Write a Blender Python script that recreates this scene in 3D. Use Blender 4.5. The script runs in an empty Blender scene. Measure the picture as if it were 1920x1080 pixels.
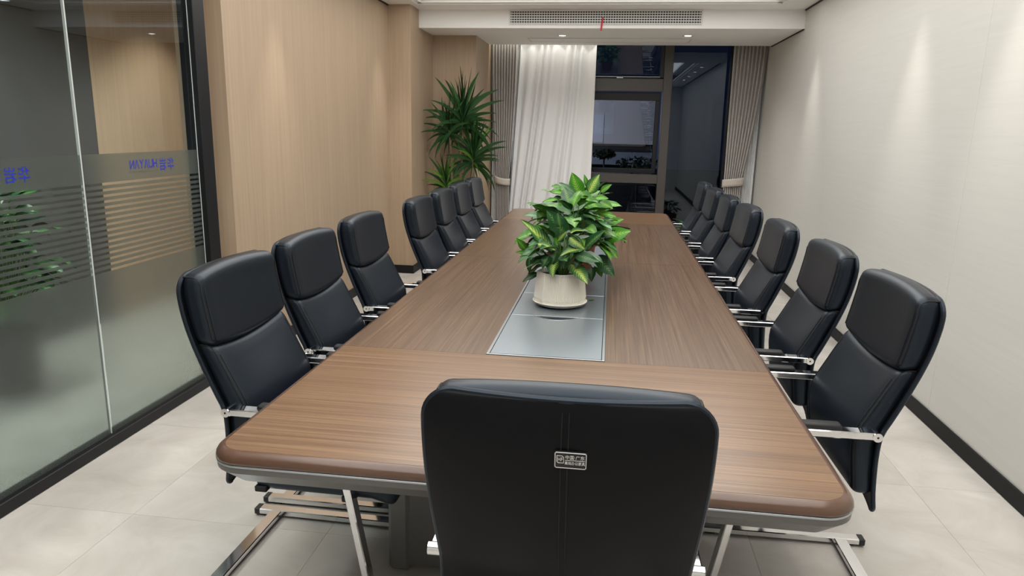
import bpy, bmesh, math, random
from mathutils import Vector, Matrix, noise as mnoise
random.seed(7)
sc = bpy.context.scene
COL = sc.collection
PI = math.pi

# ------------------------------------------------------------------ camera
cam_d = bpy.data.cameras.new('camera')
cam = bpy.data.objects.new('camera', cam_d); COL.objects.link(cam)
cam_d.sensor_fit = 'HORIZONTAL'; cam_d.sensor_width = 36.0
cam_d.lens = 1322.0 / 1920.0 * 36.0
cam_d.clip_start = 0.02; cam_d.clip_end = 400
r = Vector((0.990289, 0.13747727, 0.02068094)); d = Vector((0.05031268, -0.21572231, -0.97515769)); f = Vector((-0.12960067, 0.96672845, -0.22054428))
M = Matrix.Identity(4)
for i in range(3):
    M[i][0] = r[i]; M[i][1] = -d[i]; M[i][2] = -f[i]
M.translation = Vector((0, 0, 1.52))
cam.matrix_world = M
sc.camera = cam

# ------------------------------------------------------------------ world, exposure
w = bpy.data.worlds.new('night'); sc.world = w; w.use_nodes = True
w.node_tree.nodes['Background'].inputs[0].default_value = (0.010, 0.016, 0.040, 1)
w.node_tree.nodes['Background'].inputs[1].default_value = 1.6
sc.view_settings.view_transform = 'Standard'; sc.view_settings.look = 'None'
sc.view_settings.gamma = 1.0; sc.view_settings.use_curve_mapping = False
sc.view_settings.exposure = 0.0
sc.cycles.max_bounces = 10; sc.cycles.diffuse_bounces = 5; sc.cycles.glossy_bounces = 5
sc.cycles.transmission_bounces = 6; sc.cycles.transparent_max_bounces = 16
sc.cycles.use_adaptive_sampling = False
sc.cycles.sample_clamp_indirect = 6.0
sc.cycles.caustics_reflective = False; sc.cycles.caustics_refractive = False

# ------------------------------------------------------------------ lamps
def area(name, loc, size, power, rot=(0, 0, 0), color=(1, 1, 1), spread=PI):
    l = bpy.data.lights.new(name, 'AREA'); l.shape = 'RECTANGLE'; l.size, l.size_y = size
    l.energy = power; l.color = color; l.spread = spread
    o = bpy.data.objects.new(name, l); o.location = loc; o.rotation_euler = rot; COL.objects.link(o)
    return o
def spot(name, loc, power, angle, blend=0.6, radius=0.035, color=(1, 0.93, 0.82), rot=(0, 0, 0)):
    l = bpy.data.lights.new(name, 'SPOT'); l.energy = power; l.spot_size = angle; l.spot_blend = blend
    l.shadow_soft_size = radius; l.color = color
    o = bpy.data.objects.new(name, l); o.location = loc; o.rotation_euler = rot; COL.objects.link(o)
    return o
# LED cove of the tray ceiling
COVE = (1.0, 0.985, 0.955)
area('cove_lamp', (-0.23, 3.0, 2.87), (3.1, 7.7), 112, color=COVE)
# downlights: table row, perimeter rows, bulkhead pair
DL_LEFT = [(-2.035, 1.3), (-2.035, 2.4), (-2.035, 3.55), (-2.035, 4.65), (-2.035, 6.80)]
DL_RIGHT = [(1.565, 1.3), (1.565, 2.4), (1.565, 3.55), (1.565, 4.65), (1.565, 6.85)]
DL_BEAM = [(-0.582, 8.0), (0.737, 7.98)]
for (x, y) in DL_LEFT + DL_RIGHT:
    spot('downlight_lamp', (x, y, 2.665), 60, 0.80, 1.0, 0.05, color=(1, 0.95, 0.87))
for (x, y) in DL_BEAM:
    spot('downlight_lamp', (x, y, 2.49), 42, 2.3, 0.9, color=(1, 0.96, 0.9))
# LED strip in the curtain pocket
area('curtain_strip_lamp', (-0.75, 8.90, 2.74), (1.5, 0.03), 4.5, color=(1.0, 0.95, 0.84))
# unseen corridor lamps beyond the glass, and an added light outside
for y in (5.6, 7.0):
    spot('corridor_lamp', (-3.25, y, 2.62), 48, 1.9, 0.7)
area('corridor_fill_lamp', (-3.05, 2.6, 2.70), (0.3, 6.0), 75, color=(0.95, 1, 0.97), spread=1.7)  # added fill, brightens the corridor floor and the frosted film
area('facade_fill_lamp', (-4.0, 24.0, 3.2), (2.5, 0.6), 1300, rot=(math.radians(75), 0, 0), color=(0.92, 0.92, 1.0))  # added light to brighten the pale building, no fixture there

# ------------------------------------------------------------------ materials
def mat(name, col, rough=0.5, metal=0.0, spec=0.5, coat=0.0, coat_rough=0.1, emis=None, estr=0.0):
    m = bpy.data.materials.new(name); m.use_nodes = True
    b = m.node_tree.nodes['Principled BSDF']
    b.inputs['Base Color'].default_value = (*col, 1); b.inputs['Roughness'].default_value = rough
    b.inputs['Metallic'].default_value = metal; b.inputs['Specular IOR Level'].default_value = spec
    b.inputs['Coat Weight'].default_value = coat; b.inputs['Coat Roughness'].default_value = coat_rough
    if emis:
        b.inputs['Emission Color'].default_value = (*emis, 1); b.inputs['Emission Strength'].default_value = estr
    return m
def nt(m):
    return m.node_tree.nodes, m.node_tree.links, m.node_tree.nodes['Principled BSDF']
def add_noise_color(m, scale, ramp, detail=5, coord='Object', distort=0.0, rough=0.55, bump=0.0, bump_dist=0.002):
    """colour = ramp(noise(position * scale))"""
    n, l, b = nt(m)
    tc = n.new('ShaderNodeTexCoord'); mp = n.new('ShaderNodeMapping'); mp.inputs['Scale'].default_value = scale
    nz = n.new('ShaderNodeTexNoise'); nz.inputs['Scale'].default_value = 1.0; nz.inputs['Detail'].default_value = detail
    nz.inputs['Roughness'].default_value = rough; nz.inputs['Distortion'].default_value = distort
    cr = n.new('ShaderNodeValToRGB')
    l.new(tc.outputs[coord], mp.inputs['Vector']); l.new(mp.outputs[0], nz.inputs['Vector']); l.new(nz.outputs['Fac'], cr.inputs[0])
    els = cr.color_ramp.elements
    els[0].position = ramp[0][0]; els[0].color = (*ramp[0][1], 1)
    els[1].position = ramp[-1][0]; els[1].color = (*ramp[-1][1], 1)
    for p, c in ramp[1:-1]:
        e = els.new(p); e.color = (*c, 1)
    l.new(cr.outputs[0], b.inputs['Base Color'])
    if bump:
        bp = n.new('ShaderNodeBump'); bp.inputs['Strength'].default_value = bump; bp.inputs['Distance'].default_value = bump_dist
        l.new(nz.outputs['Fac'], bp.inputs['Height']); l.new(bp.outputs[0], b.inputs['Normal'])
    return nz, cr

M_ceil = mat('ceiling_paint', (0.88, 0.88, 0.87), 0.85)
M_wallR = mat('wall_panel', (0.70, 0.69, 0.64), 0.42, spec=0.35)
add_noise_color(M_wallR, (2, 2, 60), [(0.3, (0.625, 0.622, 0.585)), (0.7, (0.655, 0.652, 0.615))], bump=0.02)
M_oak = mat('oak_veneer', (0.5, 0.36, 0.23), 0.45, spec=0.35)
def wood(m, sc_, a, b_, c, dist=0.6):
    nz, cr = add_noise_color(m, sc_, [(0.28, a), (0.5, b_), (0.72, c)], detail=8, distort=dist, rough=0.62, bump=0.04, bump_dist=0.001)
wood(M_oak, (42, 42, 1.1), (0.385, 0.287, 0.200), (0.42, 0.317, 0.222), (0.455, 0.347, 0.246))
M_walnutY = mat('walnut_grain_along', (0.2, 0.11, 0.06), 0.3, spec=0.5, coat=0.25, coat_rough=0.22)
wood(M_walnutY, (165, 1.5, 60), (0.070, 0.037, 0.020), (0.125, 0.073, 0.042), (0.190, 0.118, 0.071), 0.10)
M_walnutX = mat('walnut_grain_across', (0.2, 0.11, 0.06), 0.3, spec=0.5, coat=0.25, coat_rough=0.22)
wood(M_walnutX, (1.5, 150, 60), (0.090, 0.043, 0.019), (0.175, 0.096, 0.047), (0.265, 0.156, 0.082), 0.10)
M_edge = mat('walnut_edge', (0.11, 0.05, 0.032), 0.26, coat=0.4, coat_rough=0.15)
add_noise_color(M_edge, (4, 4, 4), [(0.3, (0.095, 0.047, 0.029)), (0.7, (0.125, 0.066, 0.041))])
M_apron = mat('grey_lacquer', (0.13, 0.125, 0.12), 0.35)
M_chrome = mat('chrome', (0.82, 0.82, 0.83), 0.07, metal=1.0)
M_alu = mat('brushed_aluminium', (0.36, 0.41, 0.45), 0.30, metal=0.75)
M_alu_trim = mat('aluminium_trim', (0.50, 0.53, 0.56), 0.28, metal=0.9)
M_dark = mat('dark_void', (0.006, 0.006, 0.007), 0.6)
M_blackmetal = mat('black_metal', (0.010, 0.0105, 0.012), 0.42, spec=0.3)
M_base = mat('black_baseboard', (0.010, 0.0105, 0.011), 0.55, spec=0.2)
M_leather = mat('black_leather', (0.0090, 0.0120, 0.0180), 0.35, spec=0.42)
_n, _l, _b = nt(M_leather); _b.inputs['Specular Tint'].default_value = (0.70, 0.85, 1.0, 1)
_tc = _n.new('ShaderNodeTexCoord'); _v = _n.new('ShaderNodeTexVoronoi'); _v.inputs['Scale'].default_value = 420
_bp = _n.new('ShaderNodeBump'); _bp.inputs['Strength'].default_value = 0.06; _bp.inputs['Distance'].default_value = 0.0008
_l.new(_tc.outputs['Object'], _v.inputs['Vector']); _l.new(_v.outputs['Distance'], _bp.inputs['Height']); _l.new(_bp.outputs[0], _b.inputs['Normal'])
M_leather_back = mat('black_leather_back', (0.0042, 0.0046, 0.0060), 0.5, spec=0.16)
M_thread = mat('black_thread', (0.004, 0.0045, 0.005), 0.7)
M_pad = mat('black_plastic', (0.014, 0.015, 0.016), 0.45)
M_white_ink = mat('white_ink', (0.75, 0.74, 0.72), 0.5)
M_label = mat('label_black', (0.006, 0.006, 0.007), 0.4)
M_pot = mat('cream_ceramic', (0.84, 0.81, 0.735), 0.33)
M_terra = mat('terracotta', (0.30, 0.105, 0.065), 0.6)
M_soil = mat('potting_soil', (0.025, 0.016, 0.011), 0.95)
M_stem = mat('leaf_stem', (0.07, 0.16, 0.035), 0.45)
M_cane = mat('cane_bark', (0.20, 0.14, 0.09), 0.85)
M_frame = mat('window_aluminium', (0.060, 0.052, 0.049), 0.42)
M_jamb = mat('window_gasket', (0.008, 0.008, 0.012), 0.5)
M_drape = mat('taupe_drape', (0.455, 0.432, 0.412), 0.85)
M_tie = mat('drape_tie', (0.52, 0.48, 0.43), 0.7)
M_red = mat('red_ribbon', (0.62, 0.03, 0.045), 0.6)
M_blue = mat('blue_vinyl', (0.004, 0.018, 0.46), 0.5)
M_greyink = mat('grey_vinyl', (0.10, 0.095, 0.085), 0.6)
M_lamp = mat('lamp_lens', (1, 1, 1), 0.5, emis=(1, 0.96, 0.88), estr=14)
M_panel = mat('tray_diffuser', (1, 1, 1), 0.5, emis=COVE, estr=1.3)
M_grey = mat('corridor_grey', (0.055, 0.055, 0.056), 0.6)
M_ventwhite = mat('vent_white', (0.72, 0.72, 0.70), 0.5)
M_silver = mat('seal_strip', (0.62, 0.65, 0.64), 0.25, spec=0.6)

# floor tile: cloudy beige porcelain
M_tile = mat('porcelain_tile', (0.6, 0.56, 0.5), 0.16, spec=0.5)
n, l, b = nt(M_tile)
geo = n.new('ShaderNodeNewGeometry'); oi = n.new('ShaderNodeObjectInfo')
mul = n.new('ShaderNodeVectorMath'); mul.operation = 'SCALE'; mul.inputs['Scale'].default_value = 1.0
cmb = n.new('ShaderNodeCombineXYZ'); m10 = n.new('ShaderNodeMath'); m10.operation = 'MULTIPLY'; m10.inputs[1].default_value = 30
l.new(oi.outputs['Random'], m10.inputs[0]); l.new(m10.outputs[0], cmb.inputs[2])
addv = n.new('ShaderNodeVectorMath'); l.new(geo.outputs['Position'], addv.inputs[0]); l.new(cmb.outputs[0], addv.inputs[1])
n1 = n.new('ShaderNodeTexNoise'); n1.inputs['Scale'].default_value = 3.4; n1.inputs['Detail'].default_value = 8; n1.inputs['Roughness'].default_value = 0.6; n1.inputs['Distortion'].default_value = 0.8
l.new(addv.outputs[0], n1.inputs['Vector'])
cr = n.new('ShaderNodeValToRGB'); e = cr.color_ramp.elements
e[0].position = 0.28; e[0].color = (0.49, 0.458, 0.418, 1); e[1].position = 0.72; e[1].color = (0.635, 0.605, 0.570, 1)
l.new(n1.outputs['Fac'], cr.inputs[0]); l.new(cr.outputs[0], b.inputs['Base Color'])
n2 = n.new('ShaderNodeTexNoise'); n2.inputs['Scale'].default_value = 9; n2.inputs['Detail'].default_value = 6
l.new(addv.outputs[0], n2.inputs['Vector'])
mr = n.new('ShaderNodeMapRange'); mr.inputs['To Min'].default_value = 0.14; mr.inputs['To Max'].default_value = 0.30
l.new(n2.outputs['Fac'], mr.inputs['Value']); l.new(mr.outputs[0], b.inputs['Roughness'])
M_grout = mat('tile_joint', (0.49, 0.463, 0.425), 0.8)

def glass_mat(name, tint, ior, rough=0.0):
    m = bpy.data.materials.new(name); m.use_nodes = True
    n = m.node_tree.nodes; l = m.node_tree.links; n.clear()
    out = n.new('ShaderNodeOutputMaterial'); mix = n.new('ShaderNodeMixShader'); fr = n.new('ShaderNodeFresnel'); fr.inputs['IOR'].default_value = ior
    tr = n.new('ShaderNodeBsdfTransparent'); tr.inputs['Color'].default_value = (*tint, 1)
    gl = n.new('ShaderNodeBsdfGlossy'); gl.inputs['Roughness'].default_value = rough; gl.inputs['Color'].default_value = (0.76, 0.87, 1.0, 1)
    ge = n.new('ShaderNodeNewGeometry'); mi = n.new('ShaderNodeMapRange')      # same reflectance on the back of the pane
    mi.inputs['To Min'].default_value = ior; mi.inputs['To Max'].default_value = 1.0 / ior
    l.new(ge.outputs['Backfacing'], mi.inputs['Value']); l.new(mi.outputs[0], fr.inputs['IOR'])
    l.new(fr.outputs[0], mix.inputs[0]); l.new(tr.outputs[0], mix.inputs[1]); l.new(gl.outputs[0], mix.inputs[2]); l.new(mix.outputs[0], out.inputs[0])
    return m
M_glass = glass_mat('partition_glass', (0.95, 0.97, 0.96), 1.42)
M_winglass = glass_mat('window_glass', (0.36, 0.385, 0.41), 1.62)
# frosted film: veil over what lies behind it
M_film = bpy.data.materials.new('frosted_film'); M_film.use_nodes = True
n = M_film.node_tree.nodes; l = M_film.node_tree.links; n.clear()
out = n.new('ShaderNodeOutputMaterial'); mix = n.new('ShaderNodeMixShader'); mix.inputs[0].default_value = 0.34
mix2 = n.new('ShaderNodeMixShader'); mix2.inputs[0].default_value = 0.5
tr = n.new('ShaderNodeBsdfRefraction'); tr.inputs['Color'].default_value = (0.93, 0.965, 0.94, 1); tr.inputs['IOR'].default_value = 1.15; tr.inputs['Roughness'].default_value = 0.24; tr.distribution = 'GGX'
tl = n.new('ShaderNodeBsdfTranslucent'); tl.inputs['Color'].default_value = (0.42, 0.435, 0.41, 1)
df = n.new('ShaderNodeBsdfDiffuse'); df.inputs['Color'].default_value = (0.17, 0.175, 0.165, 1)
l.new(tl.outputs[0], mix2.inputs[1]); l.new(df.outputs[0], mix2.inputs[2])
l.new(tr.outputs[0], mix.inputs[1]); l.new(mix2.outputs[0], mix.inputs[2]); l.new(mix.outputs[0], out.inputs[0])
# sheer curtain
M_sheer = bpy.data.materials.new('sheer_voile'); M_sheer.use_nodes = True
n = M_sheer.node_tree.nodes; l = M_sheer.node_tree.links; n.clear()
out = n.new('ShaderNodeOutputMaterial'); mix = n.new('ShaderNodeMixShader'); mix.inputs[0].default_value = 0.18
df = n.new('ShaderNodeBsdfDiffuse'); df.inputs['Color'].default_value = (0.88, 0.89, 0.90, 1)
tl = n.new('ShaderNodeBsdfTranslucent'); tl.inputs['Color'].default_value = (0.8, 0.82, 0.84, 1)
l.new(df.outputs[0], mix.inputs[1]); l.new(tl.outputs[0], mix.inputs[2]); l.new(mix.outputs[0], out.inputs[0])

def leaf_mat(name, edge, mid, vein, var, rough=0.35):
    """leaf colour from its own UV: u across (-1..1 -> 0..1), v along"""
    m = mat(name, edge, rough, spec=0.28)
    n, l, b = nt(m)
    uv = n.new('ShaderNodeUVMap'); sp = n.new('ShaderNodeSeparateXYZ'); l.new(uv.outputs[0], sp.inputs[0])
    a = n.new('ShaderNodeMath'); a.operation = 'SUBTRACT'; a.inputs[1].default_value = 0.5; l.new(sp.outputs[0], a.inputs[0])
    ab = n.new('ShaderNodeMath'); ab.operation = 'ABSOLUTE'; l.new(a.outputs[0], ab.inputs[0])      # 0 at midrib .. 0.5
    # feathered side veins
    k = n.new('ShaderNodeMath'); k.operation = 'MULTIPLY_ADD'; k.inputs[1].default_value = -0.55; l.new(ab.outputs[0], k.inputs[0]); l.new(sp.outputs[1], k.inputs[2])
    s = n.new('ShaderNodeMath'); s.operation = 'MULTIPLY'; s.inputs[1].default_value = 62.0; l.new(k.outputs[0], s.inputs[0])
    si = n.new('ShaderNodeMath'); si.operation = 'SINE'; l.new(s.outputs[0], si.inputs[0])
    sa = n.new('ShaderNodeMath'); sa.operation = 'MULTIPLY_ADD'; sa.inputs[1].default_value = 0.10; sa.inputs[2].default_value = 0.0; l.new(si.outputs[0], sa.inputs[0])
    ad = n.new('ShaderNodeMath'); ad.operation = 'ADD'; l.new(ab.outputs[0], ad.inputs[0]); l.new(sa.outputs[0], ad.inputs[1])
    nz = n.new('ShaderNodeTexNoise'); nz.inputs['Scale'].default_value = 6; l.new(uv.outputs[0], nz.inputs['Vector'])
    na = n.new('ShaderNodeMath'); na.operation = 'MULTIPLY_ADD'; na.inputs[1].default_value = 0.2; na.inputs[2].default_value = -0.1; l.new(nz.outputs[0], na.inputs[0])
    ad2 = n.new('ShaderNodeMath'); ad2.operation = 'ADD'; l.new(ad.outputs[0], ad2.inputs[0]); l.new(na.outputs[0], ad2.inputs[1])
    cr = n.new('ShaderNodeValToRGB'); e = cr.color_ramp.elements
    e[0].position = 0.0; e[0].color = (*vein, 1); e[1].position = 0.50 * var + 0.08; e[1].color = (*edge, 1)
    x = e.new(0.25 * var + 0.03); x.color = (*mid, 1)
    l.new(ad2.outputs[0], cr.inputs[0])
    hs = n.new('ShaderNodeHueSaturation'); oi = n.new('ShaderNodeObjectInfo')
    mr = n.new('ShaderNodeMapRange'); mr.inputs['To Min'].default_value = 0.72; mr.inputs['To Max'].default_value = 1.25
    l.new(oi.outputs['Random'], mr.inputs['Value']); l.new(mr.outputs[0], hs.inputs['Value']); l.new(cr.outputs[0], hs.inputs['Color'])
    l.new(hs.outputs[0], b.inputs['Base Color'])
    b.inputs['Subsurface Weight'].default_value = 0.0
    return m
M_leafvar = leaf_mat('variegated_leaf', (0.014, 0.060, 0.020), (0.07, 0.18, 0.035), (0.42, 0.52, 0.12), 0.75)
M_leafdark = leaf_mat('dark_leaf', (0.015, 0.062, 0.019), (0.025, 0.09, 0.022), (0.11, 0.22, 0.06), 0.3)
M_leafbright = leaf_mat('bright_leaf', (0.048, 0.185, 0.016), (0.085, 0.26, 0.022), (0.21, 0.39, 0.06), 0.35, 0.36)
M_leafpale = leaf_mat('pale_leaf', (0.05, 0.145, 0.055), (0.07, 0.19, 0.07), (0.17, 0.30, 0.13), 0.35, 0.32)
M_strap = leaf_mat('strap_leaf', (0.022, 0.075, 0.024), (0.03, 0.10, 0.03), (0.07, 0.16, 0.05), 0.5, 0.4)
M_strapb = leaf_mat('spider_leaf', (0.07, 0.20, 0.02), (0.13, 0.30, 0.03), (0.30, 0.45, 0.08), 0.5, 0.4)
M_build = mat('pale_render', (0.50, 0.48, 0.50), 0.8)
M_buildb = mat('blue_grey_render', (0.22, 0.25, 0.30), 0.8)
M_treeleaf = mat('night_foliage', (0.02, 0.04, 0.02), 0.8)
M_ground = mat('yard_asphalt', (0.02, 0.02, 0.022), 0.9)

# ------------------------------------------------------------------ mesh helpers
class MB:
    def __init__(s): s.v = []; s.f = []; s.uv = None
    def add(s, vs, fs):
        k = len(s.v); s.v += [tuple(v) for v in vs]; s.f += [tuple(i + k for i in f_) for f_ in fs]; return s
    def box(s, x0, x1, y0, y1, z0, z1):
        return s.add([(x0,y0,z0),(x1,y0,z0),(x1,y1,z0),(x0,y1,z0),(x0,y0,z1),(x1,y0,z1),(x1,y1,z1),(x0,y1,z1)],
                     [(0,3,2,1),(4,5,6,7),(0,1,5,4),(1,2,6,5),(2,3,7,6),(3,0,4,7)])
    def cbox(s, x0, x1, y0, y1, z0, z1, c=0.004):
        """box with chamfered edges"""
        bm = bmesh.new(); bmesh.ops.create_cube(bm, size=1)
        for v in bm.verts: v.co = Vector((x0 + (v.co.x + .5) * (x1 - x0), y0 + (v.co.y + .5) * (y1 - y0), z0 + (v.co.z + .5) * (z1 - z0)))
        bmesh.ops.bevel(bm, geom=list(bm.edges), offset=c, segments=1, affect='EDGES')
        bm.verts.index_update()
        s.add([v.co[:] for v in bm.verts], [[v.index for v in f_.verts] for f_ in bm.faces]); bm.free(); return s
    def prism(s, pts, z0, z1):
        k = len(pts)
        return s.add([(x, y, z0) for x, y in pts] + [(x, y, z1) for x, y in pts],
                     [tuple(range(k - 1, -1, -1)), tuple(range(k, 2 * k))] + [(i, (i + 1) % k, (i + 1) % k + k, i + k) for i in range(k)])
    def sweep(s, path, prof, up=Vector((1, 0, 0)), cap=True):
        """closed profile (a along `up`, b across) swept along a path"""
        path = [Vector(p) for p in path]; k = len(prof); vs = []; fs = []
        for i, p in enumerate(path):
            t = (path[min(i + 1, len(path) - 1)] - path[max(i - 1, 0)]).normalized()
            u = (up - t * up.dot(t)).normalized(); c = t.cross(u)
            # keep thickness through the corner
            for a, b_ in prof: vs.append(p + u * a + c * b_)
        for i in range(len(path) - 1):
            for j in range(k):
                fs.append((i * k + j, i * k + (j + 1) % k, (i + 1) * k + (j + 1) % k, (i + 1) * k + j))
        if cap:
            fs.append(tuple(range(k - 1, -1, -1))); fs.append(tuple(range((len(path) - 1) * k, len(path) * k)))
        return s.add(vs, fs)
    def tube(s, path, r0, r1=None, seg=8, cap=True):
        path = [Vector(p) for p in path]; r1 = r0 if r1 is None else r1; vs = []; fs = []
        up = Vector((0.13, 0.31, 0.94))
        for i, p in enumerate(path):
            t = (path[min(i + 1, len(path) - 1)] - path[max(i - 1, 0)]).normalized()
            if abs(t.dot(up)) > 0.95: up = Vector((0.9, 0.2, 0.1))
            u = (up - t * up.dot(t)).normalized(); c = t.cross(u); up = u
            q = r0 + (r1 - r0) * i / max(1, len(path) - 1)
            for j in range(seg):
                a = 2 * PI * j / seg; vs.append(p + u * (q * math.cos(a)) + c * (q * math.sin(a)))
        for i in range(len(path) - 1):
            for j in range(seg):
                fs.append((i * seg + j, i * seg + (j + 1) % seg, (i + 1) * seg + (j + 1) % seg, (i + 1) * seg + j))
        if cap:
            fs.append(tuple(range(seg - 1, -1, -1))); fs.append(tuple(range((len(path) - 1) * seg, len(path) * seg)))
        return s.add(vs, fs)
    def lathe(s, prof, seg=32, cx=0, cy=0, sides=None):
        """profile list of (r, z), closed surface of revolution"""
        vs = []; fs = []
        for r_, z in prof:
            for j in range(seg):
                a = 2 * PI * (j + 0.5) / seg
                vs.append((cx + r_ * math.cos(a), cy + r_ * math.sin(a), z))
        for i in range(len(prof) - 1):
            for j in range(seg):
                fs.append((i * seg + j, i * seg + (j + 1) % seg, (i + 1) * seg + (j + 1) % seg, (i + 1) * seg + j))
        fs.append(tuple(range(seg - 1, -1, -1))); fs.append(tuple(range((len(prof) - 1) * seg, len(prof) * seg)))
        return s.add(vs, fs)
    def grid(s, nu, nv, fn):
        vs = [fn(i / nu, j / nv) for j in range(nv + 1) for i in range(nu + 1)]
        fs = [(j * (nu + 1) + i, j * (nu + 1) + i + 1, (j + 1) * (nu + 1) + i + 1, (j + 1) * (nu + 1) + i) for j in range(nv) for i in range(nu)]
        return s.add(vs, fs)
    def rbox(s, hx, hy, hz, r_, fn, mid=8, cs=4):
        """soft rounded block, half sizes hx hy hz, deformed by fn(x,y,z)"""
        def samples(h):
            a = [-h + r_ * (1 - math.cos(PI / 2 * i / cs)) for i in range(cs)]
            m = [-h + r_ + (2 * h - 2 * r_) * i / mid for i in range(mid + 1)]
            return a + m + [-q for q in a[::-1]]
        def mapp(p):
            q = Vector((max(-hx + r_, min(hx - r_, p[0])), max(-hy + r_, min(hy - r_, p[1])), max(-hz + r_, min(hz - r_, p[2]))))
            dd = Vector(p) - q
            return q + (dd.normalized() * r_ if dd.length > 1e-9 else dd)
        bm = bmesh.new(); sx, sy, sz = samples(hx), samples(hy), samples(hz)
        for ax, (A, B, hc) in enumerate(((sy, sz, hx), (sx, sz, hy), (sx, sy, hz))):
            for sg in (-1, 1):
                vv = [[None] * len(B) for _ in A]
                for i, a in enumerate(A):
                    for j, b_ in enumerate(B):
                        p = [a, b_]; p.insert(ax, sg * hc)
                        vv[i][j] = bm.verts.new(mapp(p))
                for i in range(len(A) - 1):
                    for j in range(len(B) - 1):
                        q = [vv[i][j], vv[i + 1][j], vv[i + 1][j + 1], vv[i][j + 1]]
                        bm.faces.new(q)
        bmesh.ops.remove_doubles(bm, verts=bm.verts, dist=1e-5)
        bmesh.ops.recalc_face_normals(bm, faces=bm.faces)
        for v in bm.verts: v.co = Vector(fn(*v.co))
        bm.verts.index_update()
        s.add([v.co[:] for v in bm.verts], [[v.index for v in f_.verts] for f_ in bm.faces]); bm.free(); return s
    def mesh(s, name, m, smooth=True, angle=35):
        me = bpy.data.meshes.new(name); me.from_pydata(s.v, [], s.f); me.materials.append(m)
        bm = bmesh.new(); bm.from_mesh(me); bmesh.ops.recalc_face_normals(bm, faces=bm.faces); bm.to_mesh(me); bm.free()
        if smooth:
            me.polygons.foreach_set('use_smooth', [True] * len(me.polygons)); me.set_sharp_from_angle(angle=math.radians(angle))
        me.update(); return me
    def obj(s, name, m, parent=None, smooth=True, angle=35):
        return link(name, s.mesh(name, m, smooth, angle), parent)

def link(name, me, parent=None):
    o = bpy.data.objects.new(name, me); COL.objects.link(o)
    if parent is not None: o.parent = parent
    return o
def tag(o, label=None, cat=None, group=None, kind=None):
    if label: o['label'] = label
    if cat: o['category'] = cat
    if group: o['group'] = group
    if kind: o['kind'] = kind
    return o
def thing(name, label, cat, loc=(0, 0, 0), rotz=0.0, group=None):
    o = bpy.data.objects.new(name, None); COL.objects.link(o); o.empty_display_size = 0.1
    o.location = loc; o.rotation_euler = (0, 0, rotz)
    return tag(o, label, cat, group)
def struct(o): o['kind'] = 'structure'; return o
def copy_tree(o, parent=None):
    c = o.copy(); COL.objects.link(c)
    if parent is not None:
        c.parent = parent; c.matrix_parent_inverse = o.matrix_parent_inverse
    for ch in list(o.children): copy_tree(ch, c)
    return c
def interp(xs, ys, x):
    if x <= xs[0]: return ys[0]
    if x >= xs[-1]: return ys[-1]
    for i in range(len(xs) - 1):
        if x <= xs[i + 1]:
            def sl(j):
                if j == 0: return (ys[1] - ys[0]) / (xs[1] - xs[0])
                if j == len(xs) - 1: return (ys[-1] - ys[-2]) / (xs[-1] - xs[-2])
                return (ys[j + 1] - ys[j - 1]) / (xs[j + 1] - xs[j - 1])
            h = xs[i + 1] - xs[i]; t = (x - xs[i]) / h
            return ((2*t**3 - 3*t*t + 1) * ys[i] + (t**3 - 2*t*t + t) * h * sl(i) + (-2*t**3 + 3*t*t) * ys[i+1] + (t**3 - t*t) * h * sl(i+1))
_dg = None
def text_mesh(body, size, depth=0.0006):
    """lettering as a solid mesh, centred on its own origin, in the XY plane"""
    cu = bpy.data.curves.new('lettering', 'FONT'); cu.body = body; cu.size = size; cu.extrude = depth; cu.align_x = 'LEFT'
    o = bpy.data.objects.new('lettering', cu); COL.objects.link(o)
    bpy.context.view_layer.update()
    me = bpy.data.meshes.new_from_object(o.evaluated_get(bpy.context.evaluated_depsgraph_get()))
    bpy.data.objects.remove(o)
    xs = [v.co.x for v in me.vertices]; ys = [v.co.y for v in me.vertices]
    return me, (min(xs), max(xs), min(ys), max(ys))
def place_text(body, m, parent, origin, ux, uy, width, height, name='lettering', depth=0.0006):
    """lettering stretched to width x height; origin = lower-left corner, ux/uy = unit directions (parent space)"""
    me, (x0, x1, y0, y1) = text_mesh(body, 1.0)
    ux = Vector(ux); uy = Vector(uy); uz = ux.cross(uy); o = Vector(origin)
    for v in me.vertices:
        v.co = o + ux * ((v.co.x - x0) / (x1 - x0) * width) + uy * ((v.co.y - y0) / (y1 - y0) * height) + uz * (depth if v.co.z > 0 else 0)
    me.materials.clear(); me.materials.append(m)
    return link(name, me, parent)

# ------------------------------------------------------------------ room shell
XL, XR, YB, YF, ZC = -2.247, 1.772, -1.2, 9.32, 2.684
XG = -2.31                       # glass plane
# floor: slab + separate tiles
flo = struct(MB().box(-4.6, XR + 0.1, YB - 0.1, YF, -0.12, -0.006).obj('floor', M_grout, smooth=False))
TS, GAP = 0.8, 0.0010
full = MB().box(0, TS - GAP, 0, TS - GAP, -0.006, 0.0).mesh('tile', M_tile, False)
x = -0.2 - TS * 6
while x < XR:
    y = -1.7
    while y < YF - 0.02:
        x0, x1 = max(x, -4.5), min(x + TS - GAP, XR); y0, y1 = max(y, YB), min(y + TS - GAP, YF - 0.02)
        if x1 - x0 > 0.02 and y1 - y0 > 0.02:
            if x1 - x0 > TS - 2 * GAP and y1 - y0 > TS - 2 * GAP:
                o = link('tile', full, flo); o.location = (x, y, 0)
            else:
                MB().box(x0, x1, y0, y1, -0.006, 0.0).obj('tile', M_tile, flo, smooth=False)
        y += TS
    x += TS
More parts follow.
